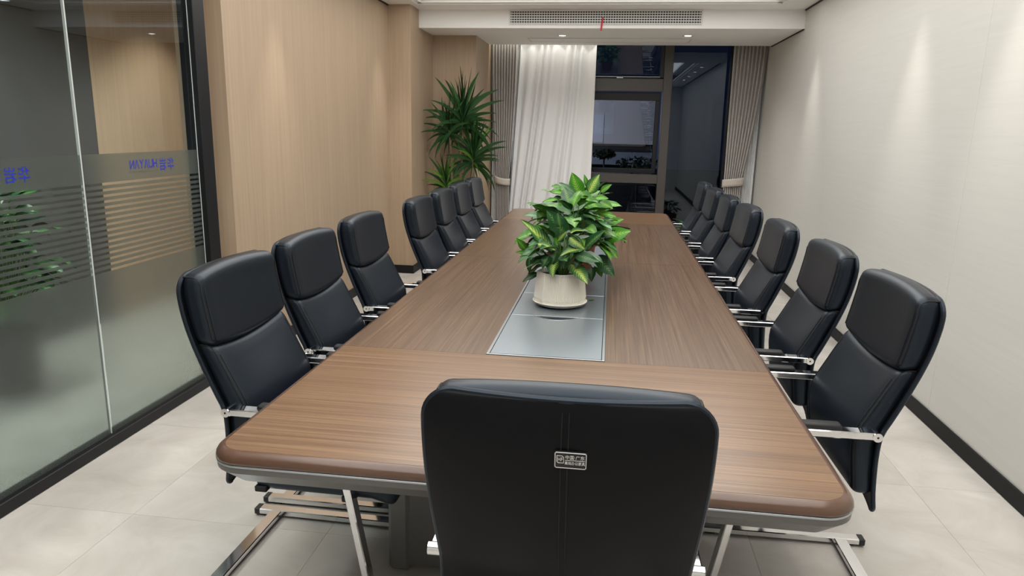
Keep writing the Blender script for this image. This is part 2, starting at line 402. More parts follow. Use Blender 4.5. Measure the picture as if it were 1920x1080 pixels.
# right wall: flat panels with fine joints
wr = struct(MB().box(XR + 0.010, XR + 0.14, YB, YF, 0, 2.95).obj('wall_right', M_dark, smooth=False))
ys = [YB, 0.204, 1.424, 2.644, 3.864, 5.084, 6.304, 7.524, YF]
ys = [YB, 1.42, 3.864, 6.30, YF]
for a, b_ in zip(ys[:-1], ys[1:]):
    MB().cbox(XR, XR + 0.010, a + 0.0008, b_ - 0.0008, 0.0, 2.70, 0.0006).obj('panel', M_wallR, wr, smooth=False)
bR = struct(MB().cbox(XR - 0.012, XR, YB, YF, 0.001, 0.083, 0.003).obj('baseboard_right', M_base))
# shadow gap where the right wall meets ceiling and bulkhead
struct(MB().box(XR - 0.012, XR, YB, 7.44, ZC - 0.012, ZC - 0.001).obj('trim_1', M_dark, smooth=False))
struct(MB().box(XR - 0.010, XR, 7.437, 7.44 + 1.42, 2.498, 2.507).obj('trim_2', M_dark, smooth=False))
struct(MB().box(XL, XL + 0.012, 4.0, 7.12, ZC - 0.012, ZC - 0.001).obj('trim_3', M_dark, smooth=False))
# left oak wall with splayed end, two pilasters
pts = [(-2.365, 3.87), (-2.345, 3.995), (XL, 4.005), (XL, 7.12), (-2.018, 7.12), (-2.018, 8.02), (-1.53, 8.02), (-1.53, YF), (-2.60, YF), (-2.60, 7.2), (-2.46, 7.0), (-2.46, 3.87)]
wl = struct(MB().prism(pts, 0.0, ZC + 0.02).obj('wall_left', M_oak, smooth=False))
bl = MB()
for (xa, ya), (xb, yb) in (((XL, 4.005), (XL, 7.12)), ((XL, 7.12), (-2.018, 7.12)), ((-2.018, 7.12), (-2.018, 8.02)), ((-2.018, 8.02), (-1.53, 8.02)), ((-1.53, 8.02), (-1.53, YF))):
    if xa == xb: bl.box(xa, xa + 0.010, ya - (0.010 if ya == 7.12 or ya == 8.02 else 0), yb - (0.010 if (xa == XL) else 0), 0.001, 0.085)
    else: bl.box(xa, xb, ya - 0.010, ya, 0.001, 0.085)
struct(bl.obj('baseboard_left', M_base, smooth=False))
# far wall round the window, wall behind the camera
bk = MB(); bk.box(-2.6, 2.0, YF, YF + 0.12, 2.62, 2.95); bk.box(-2.6, -1.53, YF, YF + 0.12, -0.1, 2.62); bk.box(1.66, 2.0, YF, YF + 0.12, -0.1, 2.62)
struct(bk.obj('wall_back', M_ceil, smooth=False))
struct(MB().box(-4.6, 1.9, YB - 0.12, YB, -0.1, 2.95).obj('wall_front', M_wallR, smooth=False))
# ceiling: flat rim round a tray, bulkhead above the window
TX0, TX1, TY0, TY1 = -1.948, 1.483, -0.6, 7.15
ce = MB()
ce.box(-2.62, TX0, YB, 7.46, ZC, ZC + 0.10); ce.box(TX1, XR + 0.1, YB, 7.46, ZC, ZC + 0.10)
ce.box(TX0, TX1, TY1, 7.46, ZC, ZC + 0.10); ce.box(TX0, TX1, YB, TY0, ZC, ZC + 0.10)
ce.box(-2.62, XR + 0.1, YB, YF, 2.96, 3.02)
ceil = struct(ce.obj('ceiling', M_ceil, smooth=False))
MB().prism([(-2.03, 7.44), (XR + 0.02, 7.44), (XR + 0.02, 8.86), (-1.54, 8.86), (-1.54, 8.03), (-2.03, 8.03)], 2.508, 2.955).obj('beam', M_ceil, ceil, smooth=False)
for i, (dz, off, hgt) in enumerate(((0.0, 0.0, 0.028), (0.028, 0.035, 0.026))):
    mo = MB(); a0, a1, b0, b1 = TX0 + off, TX1 - off, TY0 + off, TY1 - off; t = 0.045
    mo.cbox(a0 - 0.002, a0 + t, b0, b1, ZC + 0.012 + dz, ZC + 0.012 + dz + hgt, 0.004); mo.cbox(a1 - t, a1 + 0.002, b0, b1, ZC + 0.012 + dz, ZC + 0.012 + dz + hgt, 0.004)
    mo.cbox(a0, a1, b1 - t, b1 + 0.002, ZC + 0.012 + dz, ZC + 0.012 + dz + hgt, 0.004); mo.cbox(a0, a1, b0 - 0.002, b0 + t, ZC + 0.012 + dz, ZC + 0.012 + dz + hgt, 0.004)
    mo.obj('tray_molding', M_ceil, ceil)
tl_ = thing('ceiling_light', 'large white luminous ceiling tray above the conference table', 'ceiling light', (-0.23, 3.27, 2.90))
MB().cbox(-1.62, 1.62, -3.7, 3.75, 0.0, 0.02, 0.004).obj('diffuser', M_panel, tl_)
MB().box(-1.64, 1.64, -3.72, 3.77, 0.02, 0.04).obj('backing', M_ceil, tl_, smooth=False)

# downlights
def downlight(x, y, z, label, group):
    t = thing('downlight', label, 'downlight', (x, y, z), 0, group)
    MB().lathe([(0.034, 0.0005), (0.052, -0.004), (0.056, -0.004), (0.058, 0.0), (0.058, 0.001), (0.034, 0.001)], 28).obj('trim_ring', M_ventwhite, t)
    MB().lathe([(0.0338, 0.001), (0.0338, -0.001), (0.001, -0.0012)], 24).obj('lens', M_lamp, t)
    return t
downlight(*DL_BEAM[0], 2.507, 'round recessed downlight in the bulkhead, above the white sheer curtain', 'bulkhead downlights')
downlight(*DL_BEAM[1], 2.507, 'round recessed downlight in the bulkhead, on the white-wall side', 'bulkhead downlights')
NTH = ['last', 'fourth', 'third', 'second', 'first']
for k, (x, y) in enumerate(DL_LEFT): downlight(x, y, ZC - 0.001, NTH[k] + ' rim downlight from the window bulkhead, over the oak and glass wall', 'rim downlights on the oak side')
for k, (x, y) in enumerate(DL_RIGHT): downlight(x, y, ZC - 0.001, NTH[k] + ' rim downlight from the window bulkhead, over the white panel wall', 'rim downlights on the white side')

# air vent in the bulkhead face
av = thing('air_vent', 'long white slotted air vent in the face of the ceiling bulkhead', 'air vent', (-0.135, 7.44, 2.612))
X0, X1, Z0, Z1 = -0.95, 0.95, -0.076, 0.066
fr = MB(); fr.cbox(X0, X1, -0.006, -0.0005, 0.054, Z1, 0.002); fr.cbox(X0, X1, -0.006, -0.0005, Z0, -0.068, 0.002)
fr = MB(); b4 = 0.016
fr.cbox(X0, X1, -0.007, -0.0005, Z1 - 0.012, Z1, 0.002); fr.cbox(X0, X1, -0.007, -0.0005, Z0, Z0 + 0.010, 0.002)
fr.cbox(X0, X0 + b4, -0.007, -0.0005, Z0 + 0.010, Z1 - 0.012, 0.002); fr.cbox(X1 - b4, X1, -0.007, -0.0005, Z0 + 0.010, Z1 - 0.012, 0.002)
fr.obj('frame', M_ventwhite, av)
MB().box(X0 + 0.012, X1 - 0.012, -0.0035, -0.0004, Z0 + 0.008, Z1 - 0.010).obj('void', M_dark, av, smooth=False)
zs = [Z0 + 0.018 + i * 0.0235 for i in range(6)]
for z in zs: MB().cbox(X0 + b4, X1 - b4, -0.0066, -0.0034, z - 0.0050, z + 0.0050, 0.001).obj('slat', M_ventwhite, av)
fins = MB()
for i in range(74):
    xx = X0 + b4 + (X1 - X0 - 2 * b4) * (i + 0.5) / 74; fins.box(xx - 0.0028, xx + 0.0028, -0.0052, -0.0033, Z0 + 0.01, Z1 - 0.012)
tag(fins.obj('fins', M_ventwhite, av, smooth=False), kind='stuff')
rb = MB().grid(2, 10, lambda u, v: (-0.148 + 0.012 * v * -1 + 0.017 * (u - 0.5), 7.430 - 0.012 * math.sin(v * 2.6), 2.606 - 0.122 * v))
o = rb.obj('ribbon', M_red); so = o.modifiers.new('thickness', 'SOLIDIFY'); so.thickness = 0.0012
tag(o, 'short red ribbon hanging from the white air vent', 'ribbon')
# access hatch in the bulkhead soffit
hp = thing('ceiling_hatch', 'long white access panel set flush into the bulkhead soffit', 'hatch', (-0.09, 8.38, 2.508))
MB().cbox(-0.88, 0.88, -0.155, 0.155, -0.004, -0.0008, 0.001).obj('panel', M_ceil, hp)
h_ = MB()
for a in ((-0.90, 0.90, -0.175, -0.158), (-0.90, 0.90, 0.158, 0.175), (-0.90, -0.883, -0.158, 0.158), (0.883, 0.90, -0.158, 0.158)): h_.cbox(*a, -0.007, -0.0006, 0.002)
h_.obj('frame', M_ventwhite, hp)

# ------------------------------------------------------------------ glass partition
wg = struct(thing('wall_glass', 'tall glass partition with frosted striped film and blue lettering', None, (XG, 0, 0)))
MB().cbox(-0.045, 0.035, YB, 3.87, 0.001, 0.056, 0.003).obj('bottom_track', M_blackmetal, wg)
MB().cbox(-0.045, 0.035, YB, 3.87, ZC - 0.05, ZC, 0.003).obj('top_track', M_blackmetal, wg)
MB().box(-0.006, 0.006, YB, 2.850, 0.05, ZC - 0.045).obj('pane', M_glass, wg, smooth=False)
MB().box(-0.006, 0.006, 2.860, 3.752, 0.05, ZC - 0.045).obj('pane', M_glass, wg, smooth=False)
MB().cbox(-0.0075, 0.0075, 2.8515, 2.8585, 0.052, ZC - 0.046, 0.002).obj('seal_strip', M_silver, wg)
MB().cbox(-0.055, 0.040, 3.755, 3.868, 0.056, ZC - 0.05, 0.003).obj('end_post', M_blackmetal, wg)
MB().cbox(0.006, 0.009, 3.750, 3.755, 0.056, ZC - 0.05, 0.001).obj('seal_strip', M_silver, wg)
FX0, FX1 = 0.0066, 0.0072
for (ya, yb) in ((YB, 2.848), (2.862, 3.744)):
    MB().box(FX0, FX1, ya, yb, 1.238, 1.368).obj('film_band', M_film, wg, smooth=False)
    MB().box(FX0, FX1, ya, yb, 0.057, 0.828).obj('film_sheet', M_film, wg, smooth=False)
    for i in range(15):
        z0 = 0.828 + (1.238 - 0.828) * (i + 0.46) / 15.5
        MB().box(FX0, FX1, ya, yb, z0, z0 + 0.0150).obj('film_strip', M_film, wg, smooth=False)
def logo(y_end):
    # lettering faces the corridor, so it reads mirrored from the room
    LX = 0.0088
    place_text('华', M_blue, wg, (LX, y_end, 1.272), (0, -1, 0), (0, 0, 1), 0.056, 0.062)
    place_text('岩', M_blue, wg, (LX, y_end - 0.066, 1.272), (0, -1, 0), (0, 0, 1), 0.056, 0.062)
    yy = y_end - 0.142
    for ch, wd in (('H', 0.034), ('U', 0.036), ('Λ', 0.036), ('Y', 0.036), ('Λ', 0.036), ('N', 0.036)):
        place_text(ch, M_blue, wg, (LX, yy, 1.289), (0, -1, 0), (0, 0, 1), wd * 0.9, 0.043); yy -= wd
    yy = y_end - 0.142
    place_text('GAS EQUIPMENT', M_greyink, wg, (LX, yy, 1.268), (0, -1, 0), (0, 0, 1), 0.222, 0.012)
logo(3.522); logo(2.562)

# ------------------------------------------------------------------ corridor beyond the glass
cw = MB().box(-3.95, -3.80, 4.90, 8.6, 0, 2.75).obj('wall_corridor', M_oak, smooth=False); struct(cw)
struct(MB().box(-4.05, -3.80, YB, 4.897, 0, 2.75).obj('wall_corridor_dark', M_grey, smooth=False))  # dark grey colour stands in for the unlit stretch of corridor
struct(MB().box(-4.05, -2.60, 8.6, 8.7, 0, 2.75).obj('wall_corridor_end', M_oak, smooth=False))
struct(MB().box(-4.05, -2.36, YB, 8.7, 2.72, 2.80).obj('ceiling_corridor', M_ceil, smooth=False))

# ------------------------------------------------------------------ window wall
win = struct(thing('window_1', 'dark aluminium window wall with fixed panes and a tilted sash', None, (0, 9.2, 0)))
WZ = lambda z: 1.52 + (z - 1.52) * 9.2 / 9.02
WX = lambda x: x * 9.2 / 9.02
D0, D1 = -0.035, 0.075
def bar(nm, x0, x1, z0, z1, y0=D0, y1=D1, m=None, par=None): return MB().cbox(x0, x1, y0, y1, z0, z1, 0.004).obj(nm, m or M_frame, par or win)
MX0, MX1 = WX(0.58), WX(0.686)
bar('mullion', MX0, MX1, 0.04, 2.60)
bar('side_frame', -1.56, -1.50, 0.04, 2.60); bar('side_frame', WX(1.352), 1.46, 0.04, 2.60, m=M_jamb)
bar('head_frame', -1.56, 1.46, 2.58, 2.64); bar('sill_frame', -1.56, 1.46, 0.0, 0.05, -0.05)
bar('mullion', -0.76, -0.68, 0.05, 2.58)
bar('transom', -0.68, MX0, WZ(1.99), WZ(2.14)); bar('transom', -0.68, MX0, WZ(0.887), WZ(0.995))
bar('transom', -1.50, -0.76, WZ(1.99), WZ(2.14)); bar('transom', -1.50, -0.76, WZ(0.887), WZ(0.995))
def pane(x0, x1, z0, z1, y=0.03): return MB().box(x0, x1, y - 0.005, y + 0.005, z0, z1).obj('pane', M_winglass, win, smooth=False)
pane(MX1, WX(1.352), 0.05, 2.58); pane(-1.50, -0.76, WZ(0.995), WZ(1.99)); pane(-1.50, -0.76, 0.05, WZ(0.887)); pane(-1.50, -0.76, WZ(2.14), 2.58)
pane(-0.68, MX0, 0.05, WZ(0.887))
# upper light with its own dark beading
for a in ((WX(0.535), MX0, WZ(2.14), 2.58), (-0.68, -0.64, WZ(2.14), 2.58), (-0.68, MX0, WZ(2.14), WZ(2.158))): bar('bead', a[0], a[1], a[2], a[3], D0 + 0.02, D1 - 0.02, M_jamb)
bar('bead_trim', -0.68, WX(0.54), WZ(2.158), WZ(2.164), D0 - 0.004, D0 + 0.025, M_alu_trim)
hop = bpy.data.objects.new('vent_sash', None); COL.objects.link(hop); hop.parent = win; hop.location = (0, 0.03, 2.58); hop.rotation_euler = (math.radians(10), 0, 0)
MB().box(-0.64, WX(0.535), -0.004, 0.004, -0.42, 0.0).obj('vent_pane', M_winglass, hop, smooth=False)
MB().cbox(0.02, 0.10, D0 - 0.014, D0 - 0.001, WZ(2.142), WZ(2.153), 0.003).obj('latch', M_alu_trim, win)
# tilted awning sash
sash = bpy.data.objects.new('sash', None); COL.objects.link(sash); sash.parent = win; sash.location = (0, 0.045, WZ(1.985)); sash.rotation_euler = (math.radians(6), 0, 0)
H = WZ(1.985) - WZ(1.0); sx0, sx1 = -0.66, WX(0.562)
s_ = MB(); s_.cbox(sx0, sx1, -0.03, 0.03, -0.10, -0.004, 0.004); s_.cbox(sx0, sx1, -0.03, 0.03, -H, -H + 0.055, 0.004)
s_.cbox(sx0, sx0 + 0.055, -0.03, 0.03, -H + 0.055, -0.10, 0.004); s_.cbox(sx1 - 0.055, sx1, -0.03, 0.03, -H + 0.055, -0.10, 0.004)
s_.obj('sash_frame', M_jamb, sash)
MB().box(sx0 + 0.05, sx1 - 0.05, -0.004, 0.004, -H + 0.05, -0.095).obj('sash_pane', M_winglass, sash, smooth=False)
# ------------------------------------------------------------------ outside at night
struct(MB().box(-60, 60, YF + 0.2, 90, -3.2, -3.0).obj('ground', M_ground, smooth=False))
nb = thing('neighbouring_building', 'pale building outside the window with a dark ribbon of glazing', 'building', (0, 30, -3))
FZ = lambda z: 3 + 1.52 + (z - 1.52) * 30 / 9.02
MB().box(-14, 1.74, 0.0, 6, FZ(1.36), FZ(1.93)).obj('upper_wall', M_build, nb, smooth=False)
MB().box(-14, 1.70, 0.25, 6, FZ(1.262), FZ(1.36)).obj('window_band', M_jamb, nb, smooth=False)
MB().box(-14, 1.74, 0.05, 6, FZ(1.105), FZ(1.262)).obj('lower_wall', M_buildb, nb, smooth=False)
MB().box(-14, 1.70, 0.3, 6, 0, FZ(1.105)).obj('ground_storey', M_jamb, nb, smooth=False)
MB().box(-3.4, -0.36, -0.04, -0.01, FZ(1.375), FZ(1.71)).obj('bay', mat('bay_render', (0.60, 0.60, 0.68), 0.8), nb, smooth=False)
def tree(x, y, top, rad, label):
    t = thing('street_tree', label, 'tree', (x, y, -3.0), 0, 'trees in front of the pale building')
    MB().tube([(0, 0, 0), (0.05, 0, 1.2), (0, 0.02, top + 3 - rad)], 0.07, 0.03).obj('trunk', M_treeleaf, t)
    c = MB()
    for i in range(260):
        a = random.uniform(0, 2 * PI); q = rad * random.random() ** 0.5; zz = top + 3 - rad + random.uniform(-0.7, 0.62) * rad * (1.2 - q / rad * 0.7)
        p = Vector((q * math.cos(a) * 1.5, q * math.sin(a), zz)); u = Vector((random.uniform(-1, 1), random.uniform(-1, 1), random.uniform(-1, 1))).normalized() * 0.10
        w_ = u.cross(Vector((random.random(), random.random(), 1))).normalized() * 0.05
        c.add([p - u, p + w_, p + u, p - w_], [(0, 1, 2, 3)])
    tag(c.obj('foliage', M_treeleaf, t, smooth=False), kind='stuff')
tree(0.95, 26.0, 0.85, 0.52, 'wide dark tree silhouetted before the pale building outside')
tree(-0.25, 26.3, 0.95, 0.26, 'slim dark tree silhouetted before the pale building outside')

# ------------------------------------------------------------------ curtains
def cloth(name, m, fn, nu, nv, parent, thick=0.0015):
    o = MB().grid(nu, nv, fn).obj(name, m, parent, angle=80)
    s = o.modifiers.new('thickness', 'SOLIDIFY'); s.thickness = thick
    return o
def drape(x_in0, x_out0, ztop, ztie, in_tie, out_tie, in_bot, out_bot, y0, npl, amp):
    """pleated drape gathered at tie height; returns fn(u,v); u from outer to inner edge"""
    def fn(u, v):
        z = ztop + (0.02 - ztop) * v
        if z > ztie:
            t = (ztop - z) / (ztop - ztie); t = t * t * (3 - 2 * t) * 0.45 + t * t * t * 0.55
            a = out_tie * t + x_out0 * (1 - t); b_ = in_tie * t + x_in0 * (1 - t)
        else:
            t = (ztie - z) / (ztie - 0.02); t = math.sin(t * PI / 2)
            a = out_bot * t + out_tie * (1 - t); b_ = in_bot * t + in_tie * (1 - t)
        x = a + (b_ - a) * u
        k = abs(b_ - a) / abs(x_in0 - x_out0)
        ph = u * npl * 2 * PI
        y = y0 + amp * math.sin(ph) * (0.55 + 0.45 * k)
        return (x + 0.004 * math.sin(ph * 2 + 0.6) * k, y, z)
    return fn
dl = thing('curtain', 'taupe pleated drape tied back beside the oak pilaster, with tall plant before it', 'curtain', (0, 0, 0), 0, 'taupe window drapes')
cloth('drape', M_drape, drape(-1.20, -1.525, 2.62, 0.90, -1.275, -1.44, -1.26, -1.43, 9.0, 9, 0.020), 176, 40, dl)
dr = thing('curtain', 'taupe pleated drape tied back beside the white panel wall', 'curtain', (0, 0, 0), 0, 'taupe window drapes')
cloth('drape', M_drape, drape(1.372, 1.755, 2.62, 0.96, 1.385, 1.60, 1.38, 1.60, 9.0, 9, 0.020), 176, 40, dr)
def tieband(parent, x0, x1, za, zb, hgt, slope):
    def fn(u, v):
        a = -0.35 + u * (PI + 0.7)
        x = (x0 + x1) / 2 - (x1 - x0) / 2 * math.cos(a)
        return (x, 9.0 - 0.062 * math.sin(a) * 1.0, za + (zb - za) * u - hgt * v + slope * math.sin(u * PI))
    cloth('tie_band', M_tie, fn, 24, 3, parent, 0.003)
tieband(dl, -1.465, -1.262, 0.97, 0.90, 0.085, -0.03); tieband(dr, 1.365, 1.625, 0.955, 1.01, 0.095, 0.0)
# sheers
def sheer_fn(u, v):
    z = 2.62 + (0.02 - 2.62) * v
    xt = -1.215 + (-0.236 + 1.215) * u
    tt = v ** 1.15
    xb = -1.30 + (-0.240 + 1.30) * (u ** 1.9)
    x = xt * (1 - tt) + xb * tt
    nf = 9.0
    ph = (u + 0.03 * math.sin(u * 17)) * nf * 2 * PI
    y = 9.075 + 0.021 * math.sin(ph + 0.5 * math.sin(v * 2)) + 0.004 * math.sin(ph * 2.3 + 1) * (0.4 + 0.6 * v) + 0.010 * math.sin(u * 9 + v * 3)
    return (x, y, z)
sh = thing('sheer_curtain', 'broad white sheer curtain drawn half across the window', 'curtain')
cloth('voile', M_sheer, sheer_fn, 200, 40, sh, 0.0008)
sh2 = thing('sheer_curtain', 'narrow bunch of white sheer between taupe drape and white wall', 'curtain')
cloth('voile', M_sheer, lambda u, v: (1.62 + 0.135 * u - 0.02 * v * (1 - u), 9.10 + 0.014 * math.sin(u * 26) , 2.62 - 2.60 * v), 48, 24, sh2, 0.0008)
sh3 = thing('sheer_curtain', 'narrow bunch of white sheer between oak pilaster and taupe drape', 'curtain')
cloth('voile', M_sheer, lambda u, v: (-1.515 + 0.12 * u, 9.10 + 0.014 * math.sin(u * 24), 2.62 - 2.60 * v), 48, 24, sh3, 0.0008)
rl = MB().cbox(-1.52, 1.76, 8.985, 9.015, 2.62, 2.645, 0.003).obj('curtain_rail', M_ventwhite); tag(rl, 'white ceiling rail carrying the drapes above the window', 'curtain rail')
rl2 = MB().cbox(-1.52, 1.76, 9.06, 9.09, 2.62, 2.645, 0.003).obj('curtain_rail', M_ventwhite); tag(rl2, 'white ceiling rail carrying the sheers, next to the glass', 'curtain rail')

# ------------------------------------------------------------------ conference table
TXa, TXb, TYa, TYb, ZT = -0.925, 0.567, 1.425, 6.872, 0.76
tb = thing('conference_table', 'long walnut conference table with a silver cable panel down its middle', 'table', (-0.18, 4.15, 0))
def T(x, y): return (x + 0.18, y - 4.15)
def rrect(x0, x1, y0, y1, r_, k=8):
    p = []
    for cx, cy, a0 in ((x1 - r_, y1 - r_, 0), (x0 + r_, y1 - r_, PI / 2), (x0 + r_, y0 + r_, PI), (x1 - r_, y0 + r_, 1.5 * PI)):
        for i in range(k + 1): p.append(T(cx + r_ * math.cos(a0 + PI / 2 * i / k), cy + r_ * math.sin(a0 + PI / 2 * i / k)))
    return p
RC = 0.085
def ring(name, prof, m, angle=60):
    """prof: list of (inset, z) from inside-top over the edge to below"""
    mb = MB(); loops = [rrect(TXa + i_, TXb - i_, TYa + i_, TYb - i_, max(RC - i_, 0.012)) for i_, z in prof]; k = len(loops[0])
    vs = [(x_, y_, prof[j][1]) for j, lp in enumerate(loops) for x_, y_ in lp]
    fs = [(j * k + i, j * k + (i + 1) % k, (j + 1) * k + (i + 1) % k, (j + 1) * k + i) for j in range(len(prof) - 1) for i in range(k)]
    mb.add(vs, fs); return mb.obj(name, m, tb, angle=angle)
EI = 0.024
prof = [(EI, ZT - 0.012), (EI, ZT - 0.0004)] + [(EI * (1 - math.sin(a)), ZT - 0.0004 - 0.026 * (1 - math.cos(a))) for a in [PI / 2 * i / 8 for i in range(1, 9)]] + [(0.004, ZT - 0.030), (0.012, ZT - 0.030)]
ring('edge_molding', prof, M_edge, 70)
ring('trim_strip', [(0.016, ZT - 0.0296), (0.001, ZT - 0.0296), (0.0, ZT - 0.031), (0.001, ZT - 0.0345), (0.016, ZT - 0.0345)], M_alu_trim)
ring('apron', [(0.02, ZT - 0.0345), (0.002, ZT - 0.0345), (0.003, ZT - 0.050), (0.055, ZT - 0.096), (0.07, ZT - 0.098), (0.07, ZT - 0.06)], M_apron, 25)
MB().prism(rrect(TXa + 0.06, TXb - 0.06, TYa + 0.06, TYb - 0.06, 0.03), ZT - 0.094, ZT - 0.06).obj('underside', M_blackmetal, tb, smooth=False)
Y1, Y2, Y3 = 2.283, 4.140, 6.0
g = 0.0007; i0 = EI
PX0, PX1, PY0, PY1 = -0.392, 0.014, 2.290, 5.98
def half_round(pts, y0, y1): pass
lp = rrect(TXa + i0, TXb - i0, TYa + i0, TYb - i0, RC - i0)
front = [p for p in lp if p[1] < T(0, Y1)[1] - 0.3]; rear = [p for p in lp if p[1] > T(0, Y3)[1] + 0.3]
MB().prism(front + [T(TXb - i0, Y1 - g), T(TXa + i0, Y1 - g)], ZT - 0.02, ZT).obj('board', M_walnutX, tb, smooth=False)
MB().prism(rear + [T(TXa + i0, Y3 + g), T(TXb - i0, Y3 + g)], ZT - 0.02, ZT).obj('board', M_walnutX, tb, smooth=False)
for (ya, yb) in ((Y1, Y2), (Y2, Y3)):
    for (xa, xb) in ((TXa + i0, PX0 - 0.0006), (PX1 + 0.0006, TXb - i0)):
        a = T(xa, ya + g); b_ = T(xb, yb - g); MB().box(a[0], b_[0], a[1], b_[1], ZT - 0.02, ZT).obj('board', M_walnutY, tb, smooth=False)
# short walnut strips between panel ends and the end boards, dark seams below
MB().box(*T(TXa + i0, 0)[:1], T(TXb - i0, 0)[0], T(0, TYa + i0 + 0.08)[1], T(0, TYb - i0 - 0.08)[1], ZT - 0.024, ZT - 0.0203).obj('core', M_edge, tb, smooth=False)
# silver cable panel: frame with hinged lids
a = T(PX0, PY0); b_ = T(PX1, PY1); ww = 0.010
pf = MB(); zf = ZT + 0.0018
pf.cbox(a[0], a[0] + ww, a[1], b_[1], ZT - 0.02, zf, 0.0008); pf.cbox(b_[0] - ww, b_[0], a[1], b_[1], ZT - 0.02, zf, 0.0008)
pf.cbox(a[0] + ww, b_[0] - ww, a[1], a[1] + ww * 0.7, ZT - 0.02, zf, 0.0008); pf.cbox(a[0] + ww, b_[0] - ww, b_[1] - ww, b_[1], ZT - 0.02, zf, 0.0008)
pf.obj('panel_frame', M_alu_trim, tb)
MB().box(a[0] + 0.001, b_[0] - 0.001, a[1] + 0.001, b_[1] - 0.001, ZT - 0.0195, ZT - 0.012).obj('panel_tray', M_dark, tb, smooth=False)
lx0, lx1 = a[0] + ww + 0.0022, b_[0] - ww - 0.0022
for (ya, yb, slot) in ((PY0 + 0.0115, 2.830, 1), (2.834, 3.245, 0), (3.249, 4.135, 0), (4.139, 5.02, 0), (5.024, 5.43, 0), (5.434, PY1 - 0.0155, -1)):
    y0_, y1_ = T(0, ya)[1], T(0, yb)[1]
    if slot:
        pts = []; ye = y1_ if slot > 0 else y0_
        xm = (lx0 + lx1) / 2; hw_ = 0.095
        curve = []
        for i in range(17):
            t = -1 + 2 * i / 16
            curve.append((xm + hw_ * t, ye - slot * 0.050 * (math.cos(t * PI / 2) ** 0.8 if abs(t) < 1 else 0)))
        if slot > 0: pts = [(lx0, y0_), (lx1, y0_), (lx1, ye)] + curve[::-1] + [(lx0, ye)]
        else: pts = [(lx0, ye)] + curve + [(lx1, ye), (lx1, y1_), (lx0, y1_)]
        ld = MB().prism(pts, ZT - 0.008, ZT + 0.0012).obj('lid', M_alu, tb, smooth=False)
        MB().tube([(p[0], p[1], ZT + 0.0012) for p in curve], 0.0022, seg=6).obj('handle_rim', M_alu_trim, ld)
    else:
        MB().cbox(lx0, lx1, y0_, y1_, ZT - 0.008, ZT + 0.0012, 0.0008).obj('lid', M_alu, tb)
# pedestals
for (ya, yb) in ((2.12, 2.72), (3.85, 4.45), (5.58, 6.18)):
    x0, x1 = -0.70, 0.34
    pd = MB().cbox(*(T(x0 + 0.07, 0)[0], T(x1 - 0.07, 0)[0]), T(0, ya + 0.012)[1], T(0, yb - 0.012)[1], 0.02, ZT - 0.09, 0.003).obj('pedestal', M_apron, tb)
    for xa in (x0, x1 - 0.075):
        for yy in (ya, yb - 0.075):
            MB().cbox(T(xa, 0)[0], T(xa + 0.075, 0)[0], T(0, yy)[1], T(0, yy + 0.075)[1], 0.0, ZT - 0.09, 0.012).obj('corner_post', mat('post_grey', (0.17, 0.17, 0.165), 0.35, metal=0.4), pd)

# ------------------------------------------------------------------ chairs
PZ = [0.405, 0.47, 0.55, 0.610, 0.66, 0.70, 0.79, 0.905, 1.0, 1.07]
PB = [0.041, 0.031, 0.025, 0.024, 0.029, 0.046, 0.083, 0.122, 0.141, 0.144]
def sb(z): return interp(PZ, PB, z)          # how far the shell's rear edge lies behind the arm bolts
SZ0, SZ1 = 0.405, 1.072
def shw(z):
    w0 = interp([0.405, 0.55, 0.70, 0.88, 1.0, 1.072], [0.236, 0.242, 0.245, 0.251, 0.252, 0.250], z)
    rt = 0.05; rb_ = 0.02
    if z > SZ1 - rt: w0 = w0 - rt + math.sqrt(max(0, rt * rt - (z - (SZ1 - rt)) ** 2))
    if z < SZ0 + rb_: w0 = w0 - rb_ + math.sqrt(max(0, rb_ * rb_ - ((SZ0 + rb_) - z) ** 2))
    return w0
def curl(t): return 0.022 * (1 - t * t)      # shell dishes backwards at its centre line
